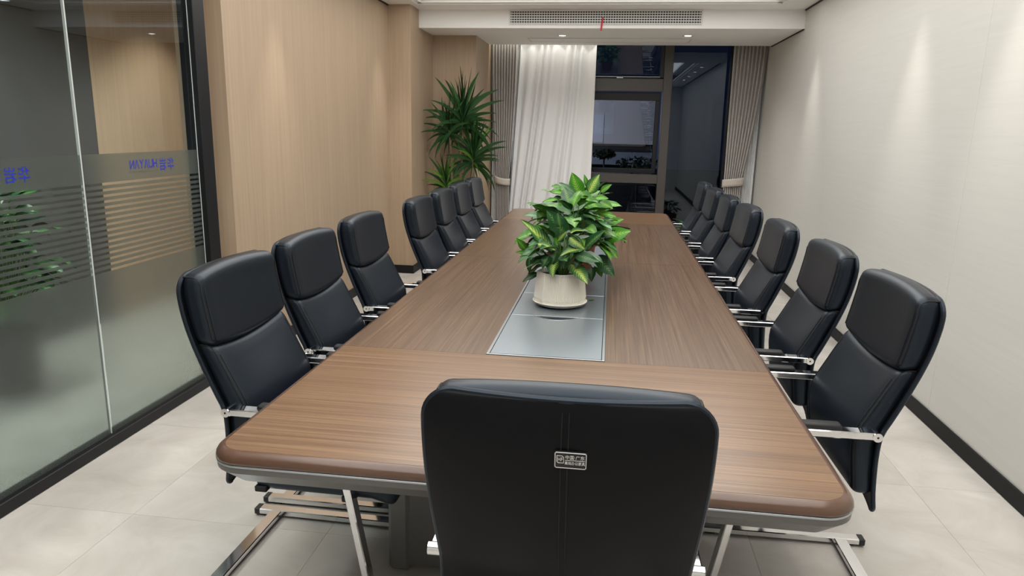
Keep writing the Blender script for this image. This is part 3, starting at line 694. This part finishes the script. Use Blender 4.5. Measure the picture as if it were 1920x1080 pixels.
def make_chair():
    c = thing('conference_chair', 'x', 'chair', (0, 0, 0), 0, 'black leather conference chairs')
    zz = [SZ0 + 0.02 * (1 - math.cos(PI / 2 * i / 5)) for i in range(5)] + [SZ0 + 0.02 + (SZ1 - 0.05 - SZ0 - 0.02) * i / 26 for i in range(27)] + [SZ1 - 0.05 + 0.05 * math.sin(PI / 2 * i / 8) for i in range(1, 9)]
    tt = [math.sin(PI / 2 * (-1 + 2 * i / 24)) for i in range(25)]
    mb = MB(); vs = []; k = len(tt)
    for side in (0, 1):
        for z in zz:
            hw = shw(z)
            for t in tt:
                puff = 0.010 * (1 - abs(t) ** 6) * (1 - min(1, abs((z - 0.74) / 0.34)) ** 6)
                groove = 0.0035 * math.exp(-(t * hw / 0.006) ** 2)
                y = -(sb(z) + curl(t)) + (0.014 - 0 if side else -puff + groove)
                vs.append((t * max(hw, 0.002), y, z))
    nz = len(zz); fs = []
    for j in range(nz - 1):
        for i in range(k - 1):
            a = j * k + i; fs.append((a, a + 1, a + 1 + k, a + k)); a += nz * k; fs.append((a, a + k, a + 1 + k, a + 1))
    o_ = nz * k
    for j in range(nz - 1):
        for i in (0, k - 1): a = j * k + i; fs.append((a, a + k, a + k + o_, a + o_))
    for i in range(k - 1):
        for j in (0, nz - 1): a = j * k + i; fs.append((a, a + 1, a + 1 + o_, a + o_))
    mb.add(vs, fs); shell = mb.obj('back_shell', M_leather_back, c, angle=60)
    # piping round the shell
    path = []
    for z in zz: path.append((-shw(z), -(sb(z) + curl(1)) + 0.007, z))
    top = [(t * shw(SZ1), -(sb(SZ1) + curl(t)) + 0.007, SZ1) for t in tt[1:-1]]
    path += top
    for z in zz[::-1]: path.append((shw(z), -(sb(z) + curl(1)) + 0.007, z))
    MB().tube(path, 0.0070, seg=8).obj('piping', M_leather, shell)
    # twin stitch lines down the back
    for sx in (-0.006, 0.006):
        MB().tube([(sx, -(sb(z) + curl(0)) - 0.0092 * (1 - min(1, abs((z - 0.74) / 0.34)) ** 6), z) for z in [SZ0 + 0.02 + i * 0.0315 for i in range(21)]], 0.0011, seg=5).obj('stitching', M_thread, shell)
    # head cushion and back cushion
    def head(x, y, z):
        t = x / 0.236; zz_ = 0.968 + z
        zz_ -= 0.024 * (1 - t * t) * max(0.0, min(1.0, (0.06 - z) / 0.16))
        zz_ += 0.010 * (1 - t * t) * max(0.0, (z - 0.02) / 0.09) - 0.004 * abs(t) ** 3 * max(0, z / 0.11)
        bul = (0.012 * (1 - (z / 0.115) ** 2) * (1 - 0.4 * t * t) - 0.016 * (1 - t * t)) if y > 0 else -0.6 * curl(t)
        return (x * (0.985 if z > 0.07 else 1), y + 0.036 + bul - sb(min(zz_, 1.06)), zz_)
    hd = MB().rbox(0.240, 0.034, 0.110, 0.026, head, mid=11).obj('head_cushion', M_leather, c, angle=80)
    def lumb(x, y, z):
        t = x / 0.232; zz_ = 0.660 + z
        zz_ -= 0.026 * (1 - t * t) * max(0.0, min(1.0, (z - 0.05) / 0.15))
        bul = (0.018 * math.exp(-((z + 0.01) / 0.12) ** 2) * (1 - 0.4 * t * t) - 0.016 * (1 - t * t) * max(0, min(1, 0.4 + z / 0.2))) if y > 0 else -0.6 * curl(t)
        return (x, y + 0.034 + bul - sb(zz_) - 0.010 * max(0, (z - 0.12) / 0.09), zz_)
    lb = MB().rbox(0.234, 0.031, 0.205, 0.025, lumb, mid=12).obj('back_cushion', M_leather, c, angle=80)
    # gusset stitching on both sides
    def seam(par, fn, hx, hy, hz, r_):
        for sx in (-1, 1):
            for din in (0.0, 0.011):
                q = r_ * 0.29; xs_ = sx * (hx - q - din * 0.9)
                yy = hy - q + (0.0 if din == 0 else q * 0.9)
                pth = [(xs_, yy, -hz + r_ * 0.8 + (2 * hz - 2.2 * r_) * i / 12) for i in range(13)]
                zt = hz - q; y_a = pth[-1][1]; z_a = pth[-1][2]
                if din == 0: pth += [(xs_, y_a - (y_a - 0.0) * (1 - math.cos(a_)) , z_a + (zt - z_a) * math.sin(a_)) for a_ in [PI / 2 * i / 6 for i in range(1, 7)]] + [(xs_, -hy * 0.7, zt)]
                MB().tube([fn(*p) for p in pth], 0.0030 if din == 0 else 0.0016, seg=6).obj('stitching', M_thread, par)
    seam(hd, head, 0.240, 0.034, 0.110, 0.026); seam(lb, lumb, 0.234, 0.031, 0.205, 0.025)
    # seat
    def seat(x, y, z):
        t = x / 0.235; return (x, 0.285 + y, 0.440 + z + (0.010 * (1 - t * t) if z > 0 else 0) - 0.02 * max(0, (y - 0.15) / 0.08))
    MB().rbox(0.238, 0.230, 0.046, 0.026, seat, mid=8).obj('seat', M_leather, c, angle=80)
    # chrome bow frames
    def bow(sx):
        X = sx * 0.257
        P = [Vector((X, 0.0, 0.665)), Vector((X, 0.335, 0.665)), Vector((X, 0.452, 0.019)), Vector((X, -0.200, 0.019))]
        path = [P[0]]
        for i in (1, 2):
            p, a, b_ = P[i], (P[i - 1] - P[i]).normalized(), (P[i + 1] - P[i]).normalized(); rr = 0.05
            ang = a.angle(b_); dd = rr / math.tan(ang / 2); s0, s1 = p + a * dd, p + b_ * dd
            cen = p + (a + b_).normalized() * (rr / math.sin(ang / 2)); v0, v1 = s0 - cen, s1 - cen
            for q in range(9):
                path.append(cen + v0.normalized().slerp(v1.normalized(), q / 8) * rr)
        path.append(P[3])
        hw_, th, ch = 0.0200, 0.0115, 0.0030
        prof = [(-hw_, -th + ch), (-hw_ + ch, -th), (hw_ - ch, -th), (hw_, -th + ch), (hw_, th - ch), (hw_ - ch, th), (-hw_ + ch, th), (-hw_, th - ch)]
        bo = MB().sweep(path, prof, Vector((1, 0, 0))).obj('bow_frame', M_chrome, c, angle=40)
        MB().cbox(X - 0.0212, X + 0.0212, -0.222, -0.198, 0.006, 0.032, 0.003).obj('end_cap', M_pad, bo)
        MB().cbox(X - 0.015, X + 0.015, -0.185, -0.145, 0.0, 0.010, 0.002).obj('glide', M_pad, bo)
        MB().cbox(X - 0.015, X + 0.015, 0.33, 0.37, 0.0, 0.010, 0.002).obj('glide', M_pad, bo)
        # bolt through the shell edge
        n_ = MB(); cyl = [(math.cos(2 * PI * i / 20) * 0.0138, math.sin(2 * PI * i / 20) * 0.0138) for i in range(20)]
        xa, xb = X - 0.0235, X + 0.0235
        n_.add([(xa, 0.001 + a_, 0.665 + b_) for a_, b_ in cyl] + [(xb, 0.001 + a_, 0.665 + b_) for a_, b_ in cyl],
               [tuple(range(19, -1, -1)), tuple(range(20, 40))] + [(i, (i + 1) % 20, (i + 1) % 20 + 20, i + 20) for i in range(20)])
        bt = n_.obj('bolt', M_chrome, bo, angle=40)
        xe = X + sx * 0.0238
        MB().cbox(xe - 0.001, xe + 0.001, -0.0018, 0.0038, 0.6622, 0.6678, 0.0008).obj('socket', M_dark, bo)
        # padded arm top
        def pad(x, y, z): return (X + x, 0.205 + y, 0.6850 + z)
        MB().rbox(0.0195, 0.105, 0.0095, 0.0085, pad, mid=3, cs=3).obj('arm_pad', M_pad, bo, angle=70)
    bow(-1); bow(1)
    MB().cbox(-0.24, 0.24, -0.154, -0.108, 0.0100, 0.0290, 0.0025).obj('cross_bar', M_chrome, c)
    MB().cbox(-0.245, 0.245, 0.345, 0.385, 0.385, 0.405, 0.003).obj('seat_rail', M_blackmetal, c)
    MB().cbox(-0.245, 0.245, 0.06, 0.10, 0.392, 0.412, 0.003).obj('seat_rail', M_blackmetal, c)
    return c
proto = make_chair()
proto['label'] = 'black leather chair at the near table end, seen from behind with a maker plate'
proto.location = (-0.055, 1.282, 0); proto.rotation_euler = (0, 0, math.radians(0.6))
CHL = [(-1.112, 2.135), (-1.118, 2.742), (-1.121, 3.42), (-1.085, 4.36), (-1.085, 4.99), (-1.09, 5.60), (-1.10, 6.24)]
CHR = [(0.807, 2.312), (0.807, 3.015), (0.775, 3.755), (0.760, 4.56), (0.745, 5.22), (0.738, 5.89), (0.735, 6.55)]
ORD = ['nearest', 'second', 'third', 'fourth', 'fifth', 'sixth', 'last and farthest']
random.seed(3)
for side, lst, rz, wall in ((0, CHL, -PI / 2, 'glass wall side'), (1, CHR, PI / 2, 'white wall side')):
    for k, (x, y) in enumerate(lst):
        o = copy_tree(proto); o.location = (x, y, 0); o.rotation_euler = (0, 0, rz + math.radians(random.uniform(-1.2, 1.2)))
        o['label'] = ORD[k] + ' black leather chair from the near table end, on the ' + wall
# maker plate on the nearest chair
pt = bpy.data.objects.new('maker_plate', None); COL.objects.link(pt); pt.parent = proto
pz = 0.970; py = -(sb(pz) + curl(0)) - 0.0098; tilt = math.atan2(sb(0.98) - sb(0.90), 0.08)
pt.location = (0.011, py, pz); pt.rotation_euler = (tilt, 0, 0)
pt['label'] = 'small black and white maker plate'
MB().cbox(-0.0275, 0.0275, -0.0016, 0.004, -0.017, 0.017, 0.0008).obj('plate', M_label, pt)
fr = MB(); t_ = 0.0008
fr.tube([(-0.0265, -0.0018, 0.014), (-0.0265, -0.0018, -0.014), (-0.0245, -0.0018, -0.016), (0.0245, -0.0018, -0.016), (0.0265, -0.0018, -0.014), (0.0265, -0.0018, 0.014), (0.0245, -0.0018, 0.016), (-0.0245, -0.0018, 0.016), (-0.0265, -0.0018, 0.014)], t_, seg=6)
fr.tube([(-0.0095, -0.0018, 0.0005), (0.0245, -0.0018, 0.0005)], 0.0006, seg=6)
lg = [(-0.0235, 0.009), (-0.0145, 0.009), (-0.0118, 0.0062), (-0.0118, -0.0058), (-0.0208, -0.0058), (-0.0235, -0.003), (-0.0235, 0.009)]
fr.tube([(a, -0.0018, b_) for a, b_ in lg], 0.00065, seg=6)
fr.obj('plate_border', M_white_ink, pt)
place_text('中国·广东', M_white_ink, pt, (-0.0088, -0.0019, 0.0030), (1, 0, 0), (0, 0, 1), 0.0325, 0.0082)
place_text('高档办公家具', M_white_ink, pt, (-0.0098, -0.0019, -0.0085), (1, 0, 0), (0, 0, 1), 0.0345, 0.0070)
place_text('HF', M_white_ink, pt, (-0.0217, -0.0019, -0.0020), (1, 0, 0), (0, 0, 1), 0.0082, 0.0078)

# ------------------------------------------------------------------ plants
def leaf_mesh(name, m, shape='ovate', droop=0.25, fold=0.25, nu=6, nv=12, wave=0.0):
    """unit leaf: along +Y from 0 to 1, half width 0.5 at its widest, upper face +Z"""
    vs = []; uvs = []
    for j in range(nv + 1):
        v = j / nv
        if shape == 'ovate': hw = 0.5 * (math.sin(PI * v ** 0.72) ** 0.85) * (1 - 0.15 * v)
        elif shape == 'lance': hw = 0.5 * math.sin(PI * v ** 0.85) ** 0.9
        else: hw = 0.5 * min(1, (v + 0.12) / 0.25) * (1 - v ** 2.2) ** 0.8
        hw = max(hw, 0.004)
        # midrib curves downwards towards the tip
        a = droop * v * 1.6; y = v * (1 - 0.18 * droop * v); z = 0.16 * math.sin(v * PI * 0.6) * 0.4 - droop * v * v * 0.55
        for i in range(nu + 1):
            u = -1 + 2 * i / nu
            vs.append((u * hw, y, z + fold * abs(u) * hw * 0.8 - 0.25 * fold * u * u * hw + wave * math.sin(v * 13 + u * 2) * abs(u) * 0.05))
            uvs.append(((u + 1) / 2, v))
    fs = [(j * (nu + 1) + i, j * (nu + 1) + i + 1, (j + 1) * (nu + 1) + i + 1, (j + 1) * (nu + 1) + i) for j in range(nv) for i in range(nu)]
    me = bpy.data.meshes.new(name); me.from_pydata(vs, [], fs); me.materials.append(m)
    ul = me.uv_layers.new(name='UVMap')
    for lo in me.loops: ul.data[lo.index].uv = uvs[lo.vertex_index]
    me.polygons.foreach_set('use_smooth', [True] * len(me.polygons)); me.update()
    return me
LV = {}
for nm, m in (('var', M_leafvar), ('dark', M_leafdark), ('bright', M_leafbright), ('pale', M_leafpale)):
    LV[nm] = [leaf_mesh('leaf', m, 'ovate', dr_, fo, wave=wv) for dr_, fo, wv in ((0.15, 0.3, 0.4), (0.45, 0.25, 0.6), (0.8, 0.35, 0.5))]
LV['strap'] = [leaf_mesh('leaf', M_strap, 'strap', dr_, 0.5, 2, 9) for dr_ in (0.05, 0.5, 1.0)]
LV['strapb'] = [leaf_mesh('leaf', M_strapb, 'strap', dr_, 0.5, 2, 9) for dr_ in (0.1, 0.6, 1.1)]
def put_leaf(plant, kind, base, tip, width, roll=0.0, var=None, facing=None):
    """leaf from base to tip (plant space), width across; upper face turned to the sky, or towards `facing`"""
    base, tip = Vector(base), Vector(tip); L = (tip - base).length
    y = (tip - base) / L; up = Vector(facing) if facing is not None else Vector((0, 0, 1))
    if abs(y.dot(up)) > 0.93: up = Vector((random.uniform(-1, 1), -1, 0.2)).normalized()
    x = y.cross(up).normalized(); z = x.cross(y)
    if roll: R_ = Matrix.Rotation(roll, 3, y); x = R_ @ x; z = R_ @ z
    v = random.randrange(3) if var is None else var
    o = link('leaf', LV[kind][v], plant)
    m = Matrix.Identity(4)
    for i in range(3): m[i][0] = x[i] * width; m[i][1] = y[i] * L; m[i][2] = z[i] * max(width, L * 0.7)
    m.translation = base; o.matrix_local = m
    return o
def put_stem(plant, p0, p1, bow=0.03, r_=0.0035):
    p0, p1 = Vector(p0), Vector(p1); mid = (p0 + p1) / 2 + Vector((p0.x - p1.x, p0.y - p1.y, 0)) * 0.18 + Vector((0, 0, bow))
    pts = [p0 * (1 - t) ** 2 + mid * 2 * t * (1 - t) + p1 * t * t for t in (0, .2, .4, .6, .8, 1)]
    return MB().tube(pts, r_, r_ * 0.6, seg=5).obj('stem', M_stem, plant)
def pot_round(plant, r0, r1, h, m, rim=0.012, z0=0.0):
    p = MB().lathe([(0.002, z0), (r0, z0), (r1 - 0.004, z0 + h - 0.03), (r1 + rim * 0.4, z0 + h - 0.03), (r1 + rim * 0.5, z0 + h), (r1 - rim * 0.5, z0 + h), (r1 - rim * 0.8, z0 + h - 0.03), (0.002, z0 + h - 0.03)], 36).obj('pot', m, plant)
    MB().lathe([(0.001, z0 + h - 0.031), (r1 - rim * 0.75, z0 + h - 0.031), (r1 - rim * 0.75, z0 + h - 0.022), (0.001, z0 + h - 0.018)], 24).obj('soil', M_soil, plant)
    return p
def bushy(plant, rim_z, rad, n_, kinds, lmin, lmax, spread, top, squash=1.0, seed=1, yfac=1.0):
    random.seed(seed)
    for i in range(n_):
        az = 2 * PI * ((i * 0.618) % 1) + random.uniform(-0.3, 0.3); q = (i + 0.5) / n_
        el = math.radians(82 - 92 * q ** 0.8 + random.uniform(-10, 10))
        R_ = spread * (0.55 + 0.45 * random.random()); 
        cz = rim_z + max(-0.02, (top - rim_z) * (0.25 + 0.5 * math.sin(max(el, 0)) + random.uniform(-.08, .10)) * squash)
        bx = Vector((math.cos(az) * R_ * math.cos(el) * 0.62, math.sin(az) * R_ * math.cos(el) * 0.62 * yfac, cz))
        L = random.uniform(lmin, lmax); le = el * 0.55 - 0.25 + random.uniform(-0.3, 0.3)
        tip = bx + Vector((math.cos(az) * math.cos(le), math.sin(az) * math.cos(le), math.sin(le))) * L
        k = random.choice(kinds)
        put_leaf(plant, k, bx, tip, L * random.uniform(0.48, 0.66), random.uniform(-0.5, 0.5))
        put_stem(plant, (math.cos(az) * rad * random.uniform(.1, .5), math.sin(az) * rad * random.uniform(.1, .5), rim_z - 0.02), bx)
HAND_FRONT = [
    ('var', (-0.231, 3.030, 1.000), (-0.368, 2.970, 1.147), 0.074, 0.3, 0),
    ('dark', (-0.183, 3.100, 1.067), (-0.268, 3.060, 1.179), 0.090, -0.2, 0),
    ('dark', (-0.095, 3.030, 1.015), (-0.004, 2.980, 1.114), 0.069, -0.3, 0),
    ('var', (-0.087, 2.980, 1.029), (-0.197, 2.900, 1.021), 0.073, 0.5, 1),
    ('var', (-0.290, 2.950, 1.045), (-0.205, 2.920, 1.029), 0.041, 0.0, 1),
    ('pale', (-0.283, 2.980, 1.020), (-0.381, 2.930, 0.969), 0.046, 0.2, 1),
    ('pale', (-0.272, 3.000, 1.061), (-0.335, 2.950, 1.036), 0.037, 0.0, 1),
    ('bright', (-0.353, 3.050, 1.001), (-0.392, 3.030, 1.054), 0.038, 0.0, 0),
    ('dark', (-0.292, 3.060, 0.896), (-0.365, 3.020, 0.864), 0.036, 0.0, 1),
    ('dark', (-0.337, 3.080, 0.963), (-0.334, 3.050, 0.891), 0.033, 0.0, 1),
    ('pale', (-0.130, 2.950, 1.004), (-0.021, 2.900, 0.991), 0.050, 0.2, 1),
    ('var', (-0.162, 3.060, 1.080), (-0.096, 3.020, 1.105), 0.042, 0.0, 1),
    ('var', (-0.208, 3.000, 1.052), (-0.169, 2.980, 1.103), 0.032, 0.4, 1),
    ('var', (-0.157, 2.980, 1.074), (-0.085, 2.930, 1.032), 0.054, 0.3, 2),
    ('dark', (-0.263, 2.980, 0.977), (-0.315, 2.930, 0.967), 0.046, 0.2, 2),
    ('dark', (-0.239, 2.960, 0.993), (-0.275, 2.920, 0.948), 0.050, 0.2, 2),
    ('dark', (-0.170, 2.950, 1.002), (-0.180, 2.920, 0.945), 0.054, 0.0, 2),
    ('dark', (-0.206, 2.970, 1.016), (-0.235, 2.930, 0.952), 0.046, 0.0, 2),
    ('dark', (-0.108, 2.970, 0.986), (-0.127, 2.930, 0.951), 0.041, 0.0, 2),
    ('var', (-0.244, 3.000, 1.044), (-0.316, 2.950, 1.014), 0.051, 0.2, 1),
    ('dark', (-0.204, 3.050, 1.108), (-0.216, 3.050, 1.171), 0.051, 0.0, 0),
    ('pale', (-0.309, 2.970, 1.011), (-0.364, 2.950, 0.994), 0.032, 0.0, 1),
]
HAND_BACK = [
    ('bright', (-0.154, 3.720, 1.182), (-0.197, 3.700, 1.308), 0.089, 0.0, 0),
    ('var', (-0.105, 3.720, 1.200), (-0.052, 3.720, 1.301), 0.078, 0.2, 0),
    ('pale', (-0.169, 3.680, 1.190), (-0.256, 3.660, 1.266), 0.050, 0.3, 1),
    ('bright', (-0.044, 3.700, 1.209), (0.014, 3.680, 1.253), 0.041, 0.0, 0),
    ('bright', (-0.112, 3.740, 1.226), (-0.135, 3.740, 1.297), 0.028, 0.0, 0),
    ('pale', (-0.176, 3.450, 1.117), (-0.289, 3.420, 1.155), 0.057, 0.3, 1),
    ('pale', (-0.106, 3.350, 1.103), (-0.009, 3.320, 1.078), 0.046, -0.2, 1),
    ('dark', (-0.328, 3.500, 1.137), (-0.386, 3.460, 1.089), 0.027, 0.0, 2),
    ('bright', (-0.300, 3.420, 1.152), (-0.335, 3.380, 1.078), 0.062, 0.0, 0),
    ('bright', (-0.015, 3.420, 1.007), (0.113, 3.360, 1.067), 0.088, 0.2, 1),
    ('bright', (-0.029, 3.400, 0.999), (0.066, 3.340, 0.930), 0.077, -0.2, 1),
    ('dark', (-0.056, 3.360, 0.931), (0.057, 3.300, 0.845), 0.087, -0.1, 1),
    ('dark', (-0.027, 3.400, 0.905), (0.040, 3.360, 0.852), 0.062, 0.0, 2),
    ('bright', (-0.003, 3.500, 1.065), (0.078, 3.460, 1.109), 0.047, 0.0, 1),
    ('bright', (-0.112, 3.620, 1.181), (-0.027, 3.560, 1.115), 0.065, 0.0, 0),
    ('bright', (-0.264, 3.660, 1.167), (-0.343, 3.620, 1.160), 0.028, 0.0, 1),
    ('bright', (-0.215, 3.550, 1.163), (-0.250, 3.500, 1.114), 0.059, 0.0, 1),
    ('dark', (-0.135, 3.450, 1.136), (-0.080, 3.400, 1.100), 0.057, 0.0, 1),
    ('bright', (-0.135, 3.550, 1.152), (-0.183, 3.500, 1.103), 0.064, 0.0, 0),
    ('pale', (-0.093, 3.500, 1.140), (-0.115, 3.440, 1.094), 0.053, 0.0, 1),
    ('bright', (-0.053, 3.550, 1.115), (0.047, 3.500, 1.114), 0.037, 0.0, 1),
    ('dark', (-0.047, 3.420, 1.047), (0.031, 3.380, 1.025), 0.067, 0.0, 1),
    ('bright', (-0.044, 3.660, 1.163), (0.025, 3.600, 1.134), 0.055, 0.0, 0),
    ('bright', (-0.225, 3.680, 1.199), (-0.294, 3.640, 1.211), 0.033, 0.0, 1),
    ('bright', (-0.072, 3.640, 1.181), (0.001, 3.600, 1.192), 0.038, 0.0, 1),
    ('dark', (-0.077, 3.380, 1.057), (-0.024, 3.340, 1.008), 0.066, 0.0, 1),
    ('bright', (0.031, 3.450, 1.025), (0.103, 3.400, 1.004), 0.031, 0.0, 1),
    ('bright', (-0.149, 3.700, 1.206), (-0.079, 3.660, 1.146), 0.067, 0.0, 1),
    ('bright', (-0.264, 3.500, 1.126), (-0.283, 3.440, 1.067), 0.053, 0.0, 1),
    ('dark', (-0.064, 3.360, 0.879), (-0.065, 3.320, 0.808), 0.046, 0.0, 2),
    ('bright', (-0.045, 3.380, 0.902), (-0.010, 3.340, 0.828), 0.046, 0.0, 2),
    ('bright', (-0.354, 3.400, 0.916), (-0.439, 3.360, 0.940), 0.042, 0.0, 1),
    ('bright', (-0.361, 3.420, 0.934), (-0.427, 3.380, 0.985), 0.037, 0.0, 1),
    ('pale', (-0.025, 3.480, 1.098), (0.033, 3.440, 1.084), 0.037, 0.0, 1),
    ('bright', (-0.255, 3.700, 1.230), (-0.301, 3.680, 1.235), 0.028, 0, 1),
    ('bright', (-0.200, 3.700, 1.232), (-0.228, 3.660, 1.173), 0.055, 0, 0),
]


# front plant in an octagonal fluted cream pot on a saucer
p1 = thing('potted_dieffenbachia', 'variegated broad-leaved plant in a cream fluted pot, frontmost on the table', 'plant', (-0.193, 3.045, ZT + 0.0020))
sau = MB().lathe([(0.002, 0.0), (0.085, 0.0), (0.112, 0.010), (0.121, 0.021), (0.117, 0.022), (0.108, 0.013), (0.08, 0.006), (0.002, 0.006)], 40).obj('saucer', M_pot, p1)
op = MB(); N8 = 8; FL = 12; PRO = [(0.086, 0.0065), (0.104, 0.010), (0.108, 0.030), (0.1105, 0.038), (0.1005, 0.136), (0.1000, 0.150), (0.094, 0.152), (0.090, 0.140), (0.088, 0.118), (0.002, 0.118)]
vs = []; kk = N8 * FL * 2
for pi_, (rr, z) in enumerate(PRO):
    for s_i in range(N8):
        a0 = 2 * PI * s_i / N8 + 0.122; a1 = 2 * PI * (s_i + 1) / N8 + 0.122
        A = Vector((math.cos(a0), math.sin(a0))) * rr / math.cos(PI / 8) * 0.97; B = Vector((math.cos(a1), math.sin(a1))) * rr / math.cos(PI / 8) * 0.97
        nrm = ((A + B) / 2).normalized()
        for q in range(FL * 2):
            t = q / (FL * 2); pnt = A.lerp(B, t)
            if pi_ in (3, 4) and q % 2: pnt = pnt - nrm * 0.0055
            vs.append((pnt.x, pnt.y, z))
fs = [(i * kk + j, i * kk + (j + 1) % kk, (i + 1) * kk + (j + 1) % kk, (i + 1) * kk + j) for i in range(len(PRO) - 1) for j in range(kk)]
fs.append(tuple(range(kk - 1, -1, -1)))
op.add(vs, fs).obj('pot', M_pot, p1, angle=30)
MB().lathe([(0.001, 0.1185), (0.087, 0.1185), (0.086, 0.128), (0.001, 0.131)], 24).obj('soil', M_soil, p1)
p2 = thing('potted_peace_lily', 'glossy green broad-leaved plant in a terracotta pot, right behind the cream pot', 'plant', (-0.175, 3.44, ZT + 0.0020))
pot_round(p2, 0.082, 0.108, 0.165, M_terra)
p3 = thing('potted_pothos', 'bright green bushy plant in a terracotta pot, farthest of the three on the table', 'plant', (-0.165, 3.86, ZT + 0.0020))
pot_round(p3, 0.085, 0.11, 0.17, M_terra)
for lst, pl in ((HAND_FRONT, p1), (HAND_BACK, p2)):
    for kind, b0, t0, wd, roll, var in lst:
        o_ = Vector(pl.location); b0 = Vector(b0) - o_; t0 = Vector(t0) - o_
        put_leaf(pl, kind, b0, t0, wd, roll, var, facing=(-0.1, -0.75, 0.65))
        put_stem(pl, (b0.x * 0.2, b0.y * 0.2, 0.125), b0, 0.02)
bushy(p1, 0.13, 0.07, 26, ['dark', 'dark', 'var', 'dark'], 0.10, 0.15, 0.17, 0.36, seed=11)
bushy(p2, 0.15, 0.08, 72, ['bright', 'dark', 'bright', 'bright', 'pale'], 0.11, 0.17, 0.27, 0.46, seed=12)
bushy(p3, 0.15, 0.08, 64, ['bright', 'bright', 'bright', 'dark'], 0.10, 0.17, 0.26, 0.50, seed=13)
# fallen leaf on the silver panel
o = link('fallen_leaf', LV['bright'][0]); o.matrix_world = Matrix.Translation((-0.045, 3.17, ZT + 0.004)) @ Matrix.Rotation(2.4, 4, 'Z') @ Matrix.Diagonal((0.02, 0.035, 0.01, 1)); tag(o, 'small yellow-green leaf lying beside the cream pot', 'leaf')

# tall dragon tree in the corner
p4 = thing('potted_dragon_tree', 'tall dragon tree with spiky leaf heads in the oak corner by the drape', 'plant', (-1.66, 7.68, 0.0))
pot_round(p4, 0.13, 0.17, 0.34, M_pot)
heads = [((0.055, -0.02, 1.56), 60, 0.54, 0.0, 1), ((-0.085, -0.06, 1.46), 36, 0.42, 0.1, 1), ((0.175, -0.03, 1.17), 58, 0.44, 0.0, 0), ((-0.11, -0.05, 0.86), 46, 0.36, 0.0, 2)]
random.seed(21)
for hi, ((hx, hy, hz), cnt, LL, bias, kd) in enumerate(heads):
    bx = Vector((hx * 0.35, hy * 0.3, 0.32)); pth = [bx, bx * 0.6 + Vector((hx, hy, hz)) * 0.4 + Vector((0.02 * (hi - 1), 0, 0)), bx * 0.25 + Vector((hx, hy, hz)) * 0.75 + Vector((0.015, 0.0, 0)), Vector((hx, hy, hz + 0.03))]
    MB().tube(pth, 0.018, 0.012, seg=8).obj('cane', M_cane, p4)
    for i in range(cnt):
        q = (i + 0.5) / cnt; az = 2 * PI * ((i * 0.618) % 1); el = math.radians(86 - 118 * q + random.uniform(-8, 8))
        L = LL * random.uniform(0.75, 1.08) * (0.92 + 0.15 * math.sin(max(0, el)))
        b0 = Vector((hx, hy, hz + 0.05 - 0.12 * q)); dirn = Vector((math.cos(az) * math.cos(el), math.sin(az) * math.cos(el) * 0.75, math.sin(el)))
        t0 = b0 + dirn * L
        wx, wy = t0.x - 1.66, t0.y + 7.68
        if wx < -2.06: t0.x = -2.06 + 1.66
        if wy > 7.99: t0.y = 7.99 - 7.68
        kind = 'strapb' if (kd == 2 and i % 2 == 0) or (kd == 0 and i % 9 == 0) else 'strap'
        put_leaf(p4, kind, b0, t0, 0.0110, 0, 0 if el > 0.9 else (1 if el > 0.2 else 2))
# low plant by the window, between table and drape
p5 = thing('potted_ivy', 'low leafy plant in a terracotta pot on the floor by the window', 'plant', (0.86, 7.95, 0.0))
pot_round(p5, 0.10, 0.13, 0.36, M_terra)
bushy(p5, 0.35, 0.09, 34, ['bright', 'dark', 'pale'], 0.08, 0.13, 0.20, 0.58, seed=31)
# leafy plant in the corridor beyond the glass
p6 = thing('corridor_plant', 'dark leafy shrub in a pot beyond the frosted glass wall', 'plant', (-3.30, 3.38, 0.0))
pot_round(p6, 0.13, 0.17, 0.36, M_grey)
bushy(p6, 0.36, 0.12, 110, ['dark', 'dark', 'dark'], 0.12, 0.20, 0.40, 1.30, squash=1.0, seed=41)
